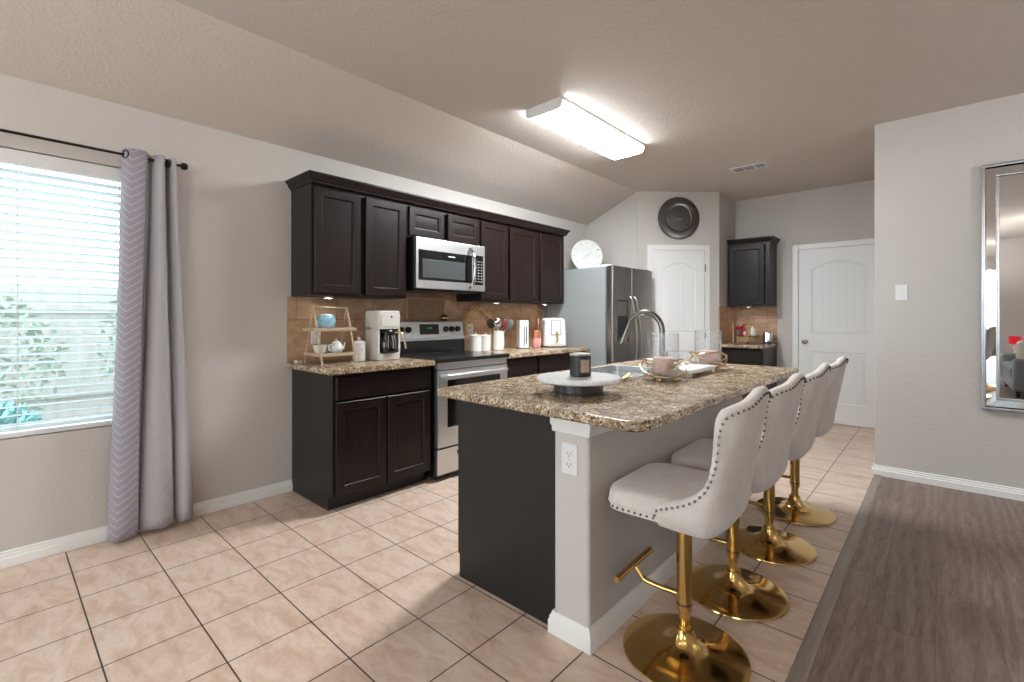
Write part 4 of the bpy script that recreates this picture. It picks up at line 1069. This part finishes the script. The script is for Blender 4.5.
# ------------------------------------------------------------------ things on the right worktop
wr = thing('wreath', 'gold leaf wreath leaning on the backsplash behind the canisters', 'wreath', (.05, 3.285, CZ+.028))
R_ = .178; cz = R_+.030
ringp = [(.035-.05*(cz+R_*math.sin(a))/(2*R_), R_*math.cos(a), cz+R_*math.sin(a)) for a in [2*PI*k/40 for k in range(40)]]
m = MB(); m.tube(ringp, .005, 6, True); m.build('hoop', M_GOLDLEAF, wr)
m = MB(); rnd = random.Random(3)
for k in range(110):
    a = 2*PI*k/110+rnd.uniform(-.04, .04); base = Vector((.03-.05*(cz+R_*math.sin(a))/(2*R_), R_*math.cos(a), cz+R_*math.sin(a)))
    L_ = rnd.uniform(.034, .058); ax = a+PI/2+rnd.uniform(-1.7, 1.7)
    d_ = Vector((rnd.uniform(-.1, .5), math.cos(ax), math.sin(ax))).normalized(); s_ = d_.cross(Vector((1, .2, .1))).normalized()
    p = [base, base+d_*L_*.5+s_*.012, base+d_*L_, base+d_*L_*.5-s_*.012]
    up_ = Vector((.0015, 0, 0)); m.loops([[q for q in p], [q+up_ for q in p]], True, True, True)
lf_ = m.build('leaves', M_GOLDLEAF, wr); lf_['kind'] = 'stuff'

def canister(label, x, y, r_, h, knob=True):
    o = thing('canister', label, 'canister', (x, y, CZ), 0, 'white canisters beside the range')
    m = MB(); m.lathe([(r_-.004, 0), (r_, .004), (r_, h-.012), (r_-.003, h-.010), (.01, h-.010)], 40); b = m.build('body', M_WHITE, o)
    m = MB(); m.lathe([(r_+.002, h-.0095), (r_+.003, h), (r_-.006, h+.006), (.012, h+.008), (.006, h+.010), (.006, h+.016), (.010, h+.021), (.007, h+.027), (.002, h+.028)], 36); m.build('lid', M_WHITE, o)
canister('larger white lidded canister nearest the range', .175, 3.122, .056, .150)
canister('smaller white lidded canister in the middle beside the utensil crock', .175, 3.255, .049, .146)
cr = thing('utensil_crock', 'white ceramic crock holding kitchen utensils right of the canisters', 'crock', (.205, 3.400, CZ))
m = MB(); m.lathe([(.054, 0), (.058, .004), (.058, .178), (.060, .184), (.057, .187), (.053, .184), (.052, .012), (.004, .010)], 40); m.build('body', M_WHITE, cr)
def utensil(name, label, cat_, dx, dy, lean_x, lean_y, L_, head, mh, ml):
    o = thing(name, label, cat_, (.205+dx, 3.400+dy, CZ+.014), 0, 'utensils standing in the white crock')
    tip = Vector((lean_x, lean_y, L_))
    m = MB(); m.tube([(0, 0, 0), tuple(tip*.95)], .0045, 8); m.build('handle', ml, o)
    zt_ = tip.normalized(); xt_ = Vector((.74, .67, 0)); xt_ = (xt_-zt_*xt_.dot(zt_)).normalized(); q = basis(xt_, zt_.cross(xt_), zt_, tip)
    m = MB(); head(m, q); m.build('head', mh, o)
def oval(w_, h_, t_): 
    return lambda m, q: m.sphere((0, 0, 0), 1, w_, t_, h_, 16, M=q) if False else m.lathe([(math.sin(PI*i/8), -math.cos(PI*i/8)) for i in range(9)], 18, q @ Matrix.Diagonal((w_, t_, h_, 1)), False, False)
M_SPATG = mat('dark olive silicone', lin(70, 70, 58), .5); M_WOODSP = mat('grey wood spoon', lin(150, 140, 130), .6)
utensil('spatula', 'black slotted turner leaning left in the utensil crock', 'utensil', -.01, -.02, -.02, -.055, .245, oval(.036, .050, .008), M_BLACK, M_BLACK)
utensil('ladle', 'steel ladle standing tall at the left of the utensil crock', 'utensil', .015, -.015, .02, -.035, .255, oval(.040, .040, .024), M_CHROME, M_STEEL)
utensil('whisk', 'steel whisk in the middle of the utensil crock', 'utensil', .0, .0, .0, .00, .25, oval(.032, .052, .032), M_STEEL, M_STEEL)
utensil('spoon', 'wine red silicone spoon in the utensil crock', 'utensil', .01, .018, .015, .045, .245, oval(.030, .044, .010), M_WINE, M_WINE)
utensil('spoon', 'round dark olive spoon at the right of the utensil crock', 'utensil', -.006, .026, .03, .105, .235, oval(.050, .056, .010), M_SPATG, M_BLACK)

bk = thing('knife_block', 'tall white block with a vertical slit right of the utensil crock', 'block', (.22, 3.748, CZ), -.5)
rbox(-.050, -.052, .004, .050, .052, .290, .014).build('body', M_WPLAST, bk)
rbox(-.052, -.054, 0, .052, .054, .006, .014, .001).build('base', M_RUBBER, bk)
m = MB(); m.box(.0495, -.004, .03, .0512, .004, .225); m.box(.0495, .018, .05, .0512, .028, .225); m.build('slit', M_DARKHOLE, bk)
pm = thing('mug', 'pink mug at the bottom of the stack left of the air fryer', 'mug', (.265, 3.925, CZ), -2.4)
m = MB(); m.lathe([(.034, 0), (.040, .004), (.046, .030), (.046, .075), (.042, .100), (.038, .100), (.040, .075), (.038, .012), (.004, .010)], 32); m.build('body', M_PINKC, pm)
m = MB(); m.tube(cat([(0, .043, .085), (0, .068, .080), (0, .072, .050), (0, .060, .030), (0, .043, .025)], 4), .005, 8); m.build('handle', M_PINKC, pm)
cm2 = thing('tumbler', 'copper coloured cup stacked on the pink mug', 'cup', (.265, 3.925, CZ+.1005))
m = MB(); m.lathe([(.036, 0), (.041, .004), (.045, .078), (.042, .079), (.038, .010), (.004, .008)], 32); m.build('body', M_COPPER, cm2)
m = MB(); m.torus((0, 0, .078), .0435, .0025); m.build('rim', M_ROSE, cm2)
for k, (dx, dy, lx, ly, L_, lb) in enumerate(((-.008, -.022, -.01, -.02, .20, 'rose gold fork leaning leftmost in the copper cup'), (.010, .004, .010, .004, .205, 'rose gold fork upright in the middle of the copper cup'), (-.004, .022, .0, .022, .195, 'rose gold fork leaning rightmost in the copper cup'))):
    o = thing('fork', lb, 'fork', (.265+dx, 3.925+dy, CZ+.110), .5, 'rose gold forks in the copper cup')
    m = MB(); m.tube([(0, 0, 0), (lx*.7, ly*.7, L_*.72)], .0038, 8); m.build('handle', M_ROSE, o)
    m = MB()
    m.tube([(lx*.7, ly*.7-.012, L_*.76), (lx*.7, ly*.7, L_*.715), (lx*.7, ly*.7+.012, L_*.76)], .003, 6)
    for s in (-1, 0, 1): m.tube([(lx*.7, ly*.7+s*.012, L_*.75), (lx, ly+s*.012, L_)], .0032, 6)
    m.build('tines', M_ROSE, o)
af = thing('air_fryer', 'white air fryer with gold handle at the right end by the fridge', 'air fryer', (.300, 4.160, CZ), math.radians(-38))
m = MB()
m.loops([[Vector((a, b, z)) for a, b in rrect(-.140+d, -.128+d, .130-d, .128-d, .055, 7)] for d, z in ((.010, .010), (.002, .020), (0, .05), (.004, .16), (.012, .27), (.018, .295), (.030, .308), (.055, .314))], True, True, True); m.build('housing', M_WPLAST, af)
m = MB(); m.loops([[Vector((a, b, z)) for a, b in rrect(-.130, -.118, .120, .118, .05, 7)] for z in (0, .012)], True, True, True); m.build('base', M_RUBBER, af)
m = MB(); m.prism(rrect(-.052, .135, .052, .290, .010, 4), .104, .1290, basis((0, 1, 0), (0, 0, 1), (1, 0, 0))); dpn = m.build('front_panel', M_WHITE, af)
m = MB(); m.tube([Vector((.1292, a, b)) for a, b in rrect(-.053, .134, .053, .291, .010, 4)], .0028, 6, True); m.build('panel_outline', M_PEWTER, dpn)
m = MB(); m.tube(cat([(.124, .004, .160), (.156, .004, .163), (.166, .004, .135), (.164, .004, .075), (.126, .004, .055)], 4), .0085, 10); m.build('handle', M_GOLD, af)
m = MB(); m.lathe([(.010, 0), (.010, .012), (.004, .016)], 16, Matrix.Translation((-.05, .02, .3135))); m.build('top_knob', M_CHROME, af)

# under-cabinet puck lights
for i, (y, lb) in enumerate(((1.66, 'lit puck light under the left wall cabinet above the rack'), (3.38, 'lit puck light under the wall cabinet above the utensil crock'), (4.14, 'lit puck light under the end wall cabinet above the air fryer'))):
    o = thing('puck_light', lb, 'light', (.20, y, UZ0-.0005), 0, 'puck lights under the wall cabinets')
    m = MB(); m.lathe([(.030, 0), (.034, -.002), (.034, -.012), (.029, -.014), (.027, -.011), (.02, -.010)], 28, cap0=True, cap1=False); m.build('housing', M_WPLAST, o)
    m = MB(); m.lathe([(.0265, -.0105), (.018, -.013), (.004, -.014)], 24); m.build('lens', M_PUCK, o)

# ------------------------------------------------------------------ far nook things
NX, NY = 1.690, 6.14
tr = thing('tiered_tray', 'two-tier gold tray with treats on the far nook worktop', 'tray', (1.684, 6.25, CZ))
m = MB(); m.lathe([(.050, 0), (.052, .004), (.018, .012), (.008, .030), (.006, .24), (.004, .262)], 24); m.build('stem', M_GOLD, tr)
m = MB(); m.lathe([(.010, .088), (.132, .088), (.138, .094), (.138, .100), (.133, .098), (.010, .093)], 40); m.build('lower_plate', M_GOLD, tr)
m = MB(); m.lathe([(.010, .232), (.060, .232), (.064, .238), (.060, .238), (.010, .236)], 36); m.build('upper_plate', M_GOLD, tr)
m = MB(); m.torus((0, 0, .282), .020, .003, Matrix.Rotation(PI/2, 4, 'X') @ Matrix.Rotation(.6, 4, 'Y'), 24, 6); m.build('loop', M_GOLD, tr)
o = thing('bottle', 'small rounded white bottle on the right of the gold tray', 'bottle', (1.757, 6.19, CZ+.0985))
m = MB(); m.lathe([(.020, 0), (.030, .006), (.034, .045), (.028, .085), (.014, .100), (.012, .112), (.010, .113)], 28); m.build('body', M_WHITE, o)
m = MB(); m.lathe([(.0125, .1135), (.0125, .122), (.006, .126)], 20); m.build('cap', M_GOLDP, o)
o = thing('gnome_figure', 'small red capped figure with white beard on the gold tray', 'ornament', (1.668, 6.165, CZ+.0985))
m = MB(); m.lathe([(.026, 0), (.028, .006), (.024, .050), (.010, .062)], 24); m.build('body', M_RED, o)
m = MB(); m.lathe([(.022, .052), (.016, .085), (.006, .125), (.001, .135)], 20); m.build('cap', M_RED, o)
m = MB(); m.sphere((.012, -.018, .030), .020, .9, .7, 1.2, 14); m.build('beard', M_WHITE, o)
o = thing('gift_tin', 'square red and teal tin standing at the left of the gold tray', 'tin', (1.605, 6.20, CZ+.0985), -.35)
rbox(-.038, -.022, 0, .038, .022, .115, .006, .003).build('body', M_RED, o)
m = MB(); m.lathe([(.034, 0), (.034, .0012), (.004, .0014)], 28, basis((1, 0, 0), (0, 0, 1), (0, -1, 0), (0, -.0218, .045))); p = m.build('round_print', M_TEAL, o)
m = MB(); m.torus((0, -.0235, .045), .022, .0022, Matrix.Rotation(PI/2, 4, 'X'), 28, 6); m.build('print_ring', M_PRINT, o)
o = thing('paper_towel_stand', 'slim gold upright stand at the left end of the far nook worktop', 'stand', (1.575, 6.06, CZ))
m = MB(); m.lathe([(.055, 0), (.056, .006), (.050, .009), (.004, .010)], 32); m.build('base', M_GOLDP, o)
m = MB(); m.cyl((0, 0, .009), (0, 0, .235), .007, seg=12); m.build('pole', M_GOLDP, o)
m = MB(); m.sphere((0, 0, .242), .011); m.build('finial', M_GOLDP, o)
m = MB(); m.cyl((.050, 0, .006), (.050, 0, .17), .0035, seg=8); m.build('side_bar', M_GOLDP, o)
o = thing('toaster', 'small chrome toaster at the right end of the far nook worktop', 'toaster', (1.868, 6.43, CZ), .1)
rbox(-.050, -.095, .012, .050, .095, .140, .034, .012).build('housing', M_CHROME, o)
rbox(-.048, -.092, 0, .048, .092, .014, .030, .001).build('base', M_BLACK, o)
m = MB(); m.box(-.022, -.07, .1385, -.008, .07, .1405); m.box(.008, -.07, .1385, .022, .07, .1405); m.build('slot', M_DARKHOLE, o)
m = MB(); m.box(-.012, -.108, .085, .012, -.094, .097, .002); m.build('lever', M_BLACK, o)
o = thing('puck_light', 'lit puck light under the small far nook cabinet', 'light', (1.66, 6.36, 1.3715), 0, 'puck lights under the wall cabinets')
m = MB(); m.lathe([(.030, 0), (.034, -.002), (.034, -.012), (.029, -.014), (.027, -.011), (.02, -.010)], 28, cap0=True, cap1=False); m.build('housing', M_WPLAST, o)
m = MB(); m.lathe([(.0265, -.0105), (.018, -.013), (.004, -.014)], 24); m.build('lens', M_PUCK, o)

# ------------------------------------------------------------------ ceiling things
cl = thing('ceiling_light', 'long white fluorescent wrap light on the ceiling above the island aisle', 'ceiling light', (1.350, 3.275, H))
LX, LY = .160, .610
m = MB(); m.box(-LX-.002, -LY+.012, -.024, LX+.002, LY-.012, -.0005, .002); m.build('housing', M_WPLAST, cl)
pf = [(-LX, -.024), (-LX, -.045), (-LX+.012, -.066), (-LX+.035, -.076), (LX-.035, -.076), (LX-.012, -.066), (LX, -.045), (LX, -.024)]
m = MB(); m.loops([[Vector((a, y, b)) for a, b in pf[2:-2]] for y in (-LY+.012, LY-.012)], False); m.build('diffuser', M_DIFF, cl)
for q_ in (pf[:3], pf[-3:]):
    m = MB(); m.loops([[Vector((a, y, b)) for a, b in q_] for y in (-LY+.012, LY-.012)], False); m.build('diffuser_edge', M_DIFFS, cl)
for y0, y1 in ((-LY, -LY+.012), (LY-.012, LY)):
    m = MB(); m.prism([(a*1.01, b-.001) for a, b in [(-LX, -.0005)]+pf[1:-1]+[(LX, -.0005)]], y0, y1, basis((1, 0, 0), (0, 0, 1), (0, 1, 0))); m.build('end_cap', M_WPLAST, cl)
vt = thing('ceiling_vent', 'white rectangular air vent on the ceiling near the pantry door', 'vent', (1.995, 5.185, H-.0005))
m = MB(); W2, D2 = .165, .085
for a, b, c, d in ((-W2, -D2, W2, -D2+.022), (-W2, D2-.022, W2, D2), (-W2, -D2+.022, -W2+.022, D2-.022), (W2-.022, -D2+.022, W2, D2-.022), (-.055, -D2+.022, -.040, D2-.022), (.045, -D2+.022, .060, D2-.022)): m.box(a, b, -.010, c, d, 0, .002)
m.build('frame', M_WPLAST, vt)
for k in range(5):
    y = -D2+.034+k*.024
    m = MB(); m.box(-W2+.022, y, -.004, W2-.022, y+.003, -.0012); m.build('louver', M_WPLAST, vt)
m = MB(); m.box(-W2+.02, -D2+.02, -.0012, W2-.02, D2-.02, 0); m.build('duct_opening', M_DARKHOLE, vt)

# lit living-room lamps behind the camera; the one over the sofa is added fill
for x, y, lb in ((1.75, -.95, 'round glass ceiling lamp over the dining end of the room'), (4.6, -1.2, 'unseen round glass fill lamp added over the living room sofa')):
    o = thing('ceiling_lamp', lb, 'ceiling light', (x, y, H), 0, 'glass bowl ceiling lamps')
    m = MB(); m.lathe([(.16, -.0005), (.165, -.010), (.165, -.028), (.158, -.030)], 40); m.build('canopy', M_NICKEL, o)
    m = MB(); m.lathe([(.155, -.031), (.150, -.055), (.120, -.085), (.070, -.105), (.004, -.112)], 40, cap0=False); m.build('glass_bowl', M_LAMP, o)
    L = bpy.data.lights.new('lamp_bulb', 'POINT'); L.shadow_soft_size = .13; L.energy = LIVING; L.color = (1, .92, .83)
    lo = bpy.data.objects.new('lamp_bulb', L); col.objects.link(lo); lo.parent = o; lo.location = (0, 0, -.215)

for x, y, lb in ((3.3, -1.9, 'slim unseen uplight added behind the camera to brighten the ceiling'), (5.9, 3.2, 'slim unseen uplight added right of the mirror as fill')):  # unseen uplights, added to brighten the ceiling like bounced flash
    o = thing('fill_uplight', lb, 'lamp', (x, y, .0005), 0, 'added fill uplights')
    m = MB(); m.lathe([(.14, 0), (.145, .006), (.14, .018), (.02, .026)], 32); m.build('base', M_NICKEL, o)
    m = MB(); m.cyl((0, 0, .024), (0, 0, 1.70), .012, seg=14); m.build('pole', M_NICKEL, o)
    m = MB(); m.lathe([(.013, 1.69), (.05, 1.70), (.13, 1.76), (.17, 1.83), (.166, 1.832), (.125, 1.768), (.04, 1.71), (.004, 1.708)], 36, cap0=False, cap1=False); m.build('bowl_shade', M_NICKEL, o)
    m = MB(); m.sphere((0, 0, 1.765), .032); m.build('bulb', M_LAMP, o)
    L = bpy.data.lights.new('fill_uplight_point', 'POINT'); L.shadow_soft_size = .03; L.energy = FILL_UPLIGHT*(1 if x < 4 else .55); L.color = (1, .985, .965)
    lo = bpy.data.objects.new('fill_uplight_point', L); col.objects.link(lo); lo.parent = o; lo.location = (0, 0, 1.825)

# daylight through the window openings: sky portals in the openings
def portal(loc, rot, sx, sy):
    L = bpy.data.lights.new('sky_portal', 'AREA'); L.shape = 'RECTANGLE'; L.size = sx; L.size_y = sy; L.cycles.is_portal = True
    o = bpy.data.objects.new('sky_portal', L); col.objects.link(o); o.location = loc; o.rotation_euler = rot
portal((-.16, (WY0+WY1)/2, (WZ0+WZ1)/2), (0, -PI/2, 0), WZ1-WZ0, WY1-WY0)
portal(((RX0+RX1)/2, REAR-.16, (RZ0+RZ1)/2), (PI/2, 0, 0), RX1-RX0, RZ1-RZ0)
portal(((QX0+QX1)/2, REAR-.16, (RZ0+RZ1)/2), (PI/2, 0, 0), QX1-QX0, RZ1-RZ0)

# ------------------------------------------------------------------ mirror
mr = thing('wall_mirror', 'tall silver framed mirror with a mirrored border on the right wall', 'mirror', (3.642, 4.7165, .595))
MW_, MH_ = .80, 1.70
m = MB()
def ringbox(m, a0, b0, a1, b1, wdt, n0, n1, bev=.003):
    for p in ((a0, b0, a1, b0+wdt), (a0, b1-wdt, a1, b1), (a0, b0+wdt, a0+wdt, b1-wdt), (a1-wdt, b0+wdt, a1, b1-wdt)): m.box(p[0], p[1], n0, p[2], p[3], n1, bev, Mo)
ringbox(m, 0, 0, MW_, MH_, .020, 0, .034); m.build('outer_frame', M_SILVER, mr)
m = MB(); bw_ = .056
q0 = [(.018, .018), (MW_-.018, .018), (MW_-.018, MH_-.018), (.018, MH_-.018)]; q1 = [(.018+bw_, .018+bw_), (MW_-.018-bw_, .018+bw_), (MW_-.018-bw_, MH_-.018-bw_), (.018+bw_, MH_-.018-bw_)]
m.loops([[Mo @ Vector((a, b, .010)) for a, b in q0], [Mo @ Vector((a, b, .024)) for a, b in q1]], True); m.build('mirrored_border', M_MIRROR, mr)
m = MB(); ringbox(m, .016+bw_, .016+bw_, MW_-.016-bw_, MH_-.016-bw_, .018, 0, .031); m.build('inner_frame', M_SILVER, mr)
m = MB(); m.box(.03+bw_, .03+bw_, .002, MW_-.03-bw_, MH_-.03-bw_, .016, 0, Mo); m.build('mirror_glass', M_MIRROR, mr)

# ------------------------------------------------------------------ living room behind the camera, seen in the mirror
so = thing('sofa', 'grey fabric sofa in the living room, seen in the mirror', 'sofa', (4.66, -2.0, 0), PI/2)
def cush(x0, y0, z0, x1, y1, z1, r=.05): m = MB(); m.box(x0, y0, z0, x1, y1, z1, r, seg=4); return m
cush(-.85, -.42, .10, .85, .42, .30, .03).build('base', M_SOFA, so)
for x0 in (-.72, .01): cush(x0, -.20, .30, x0+.71, .44, .46).build('seat_cushion', M_SOFA, so)
for x0 in (-.72, .01): cush(x0, -.36, .44, x0+.71, -.14, .86).build('back_cushion', M_SOFA, so)
cush(-.86, -.46, .30, .86, -.34, .82, .04).build('back_frame', M_SOFA, so)
for x0 in (-.88, .72): cush(x0, -.44, .10, x0+.16, .42, .60, .05).build('arm', M_SOFA, so)
for x in (-.8, .8):
    for y in (-.36, .36): m = MB(); m.cyl((x, y, 0), (x, y, .11), .022, .03, 12); m.build('leg', M_ESP, so)
pl = thing('throw_pillow', 'pale throw pillow on the grey sofa, seen in the mirror', 'pillow', (4.50, -1.45, .47), .1)
m = MB(); m.loops([[Vector((a*s, -.06+t+b*.18*0-.03*(b), .20+b*s)) for a, b in rrect(-.2, -.2, .2, .2, .06, 4)] for s, t in ((.9, -.02), (1.0, 0), (.9, .05), (.6, .085), (.2, .10))], True, True, True); m.build('cover', M_PILLOW, pl)
et = thing('side_table', 'small white side table beside the sofa, seen in the mirror', 'table', (4.43, -3.2, 0))
m = MB(); m.lathe([(.02, .53), (.235, .53), (.24, .54), (.24, .552), (.02, .555)], 40); m.build('top', M_WHITE, et)
for a in (.5, 2.6, 4.7): m = MB(); m.cyl((.2*math.cos(a), .2*math.sin(a), 0), (.15*math.cos(a), .15*math.sin(a), .532), .014, .018, 12); m.build('leg', M_WPLAST, et)
tl = thing('table_lamp', 'white table lamp with a red drum shade, seen in the mirror', 'lamp', (4.32, -2.35, 0))
tl.location = (4.43, -3.2, .5555)
m = MB(); m.lathe([(.06, 0), (.062, .012), (.02, .022), (.012, .05), (.03, .10), (.03, .13), (.010, .16), (.008, .22)], 28); m.build('base', M_WHITE, tl)
m = MB(); m.lathe([(.085, .19), (.085, .33)], 36, cap0=False, cap1=False); m.build('lamp_shade', M_SHADE, tl)

# ------------------------------------------------------------------ outdoors, seen through the blind
struct('ground', MB().box(-9, -9, -.25, -.14, 9, -.15), M_GRASS)
struct('ground_rear', MB().box(-.14, -12, -.25, 14, REAR-.15, -.15), M_GRASS)
fn = thing('fence', 'weathered board fence across the yard behind the blind', 'fence', (-4.6, 0, -.15))
m = MB()
for k in range(60): m.box(-.01, -6+k*.2, .03, .01, -6+k*.2+.2005, 1.75+.01*(k % 3), .003)
m.build('boards', M_FENCE, fn)
for z in (.4, 1.45): m = MB(); m.box(.01, -6, z, .05, 6, z+.09); m.build('rail', M_FENCE, fn)
for y in (-5, -2.6, -.2, 2.2, 4.6): m = MB(); m.box(.01, y, 0, .10, y+.09, 1.8); m.build('post', M_FENCE, fn)
def shrub(label, x, y, h, r_, mt, n=900):
    o = thing('shrub', label, 'shrub', (x, y, -.15)); rnd = random.Random(int(x*100+y*10))
    m = MB(); m.cyl((0, 0, 0), (0, 0, h*.6), .03, .015, 8); m.build('stem', M_FENCE, o)
    m = MB()
    for k in range(n):
        u, v_ = rnd.uniform(-1, 1), rnd.uniform(0, 2*PI); rr = rnd.uniform(.55, 1)**.5; q = math.sqrt(1-u*u)
        c = Vector((r_*rr*q*math.cos(v_), r_*rr*q*math.sin(v_), h*.55+h*.45*rr*u))
        a = Vector((rnd.uniform(-1, 1), rnd.uniform(-1, 1), rnd.uniform(-1, 1))).normalized(); b = a.orthogonal().normalized(); s_ = rnd.uniform(.03, .06)
        m.bm.faces.new([m.bm.verts.new(p) for p in (c-a*s_, c+b*s_*.5, c+a*s_, c-b*s_*.5)])
    m.build('foliage', mt, o, flat=True)
shrub('tall green shrub by the fence outside the window', -3.65, 1.6, 1.9, .75, M_LEAFG)
shrub('second green shrub by the fence outside the window', -3.65, -.2, 1.7, .8, M_LEAFG)
shrub('low blue green shrub near the window', -2.0, -.05, .75, .42, M_TEALBUSH, 1400)
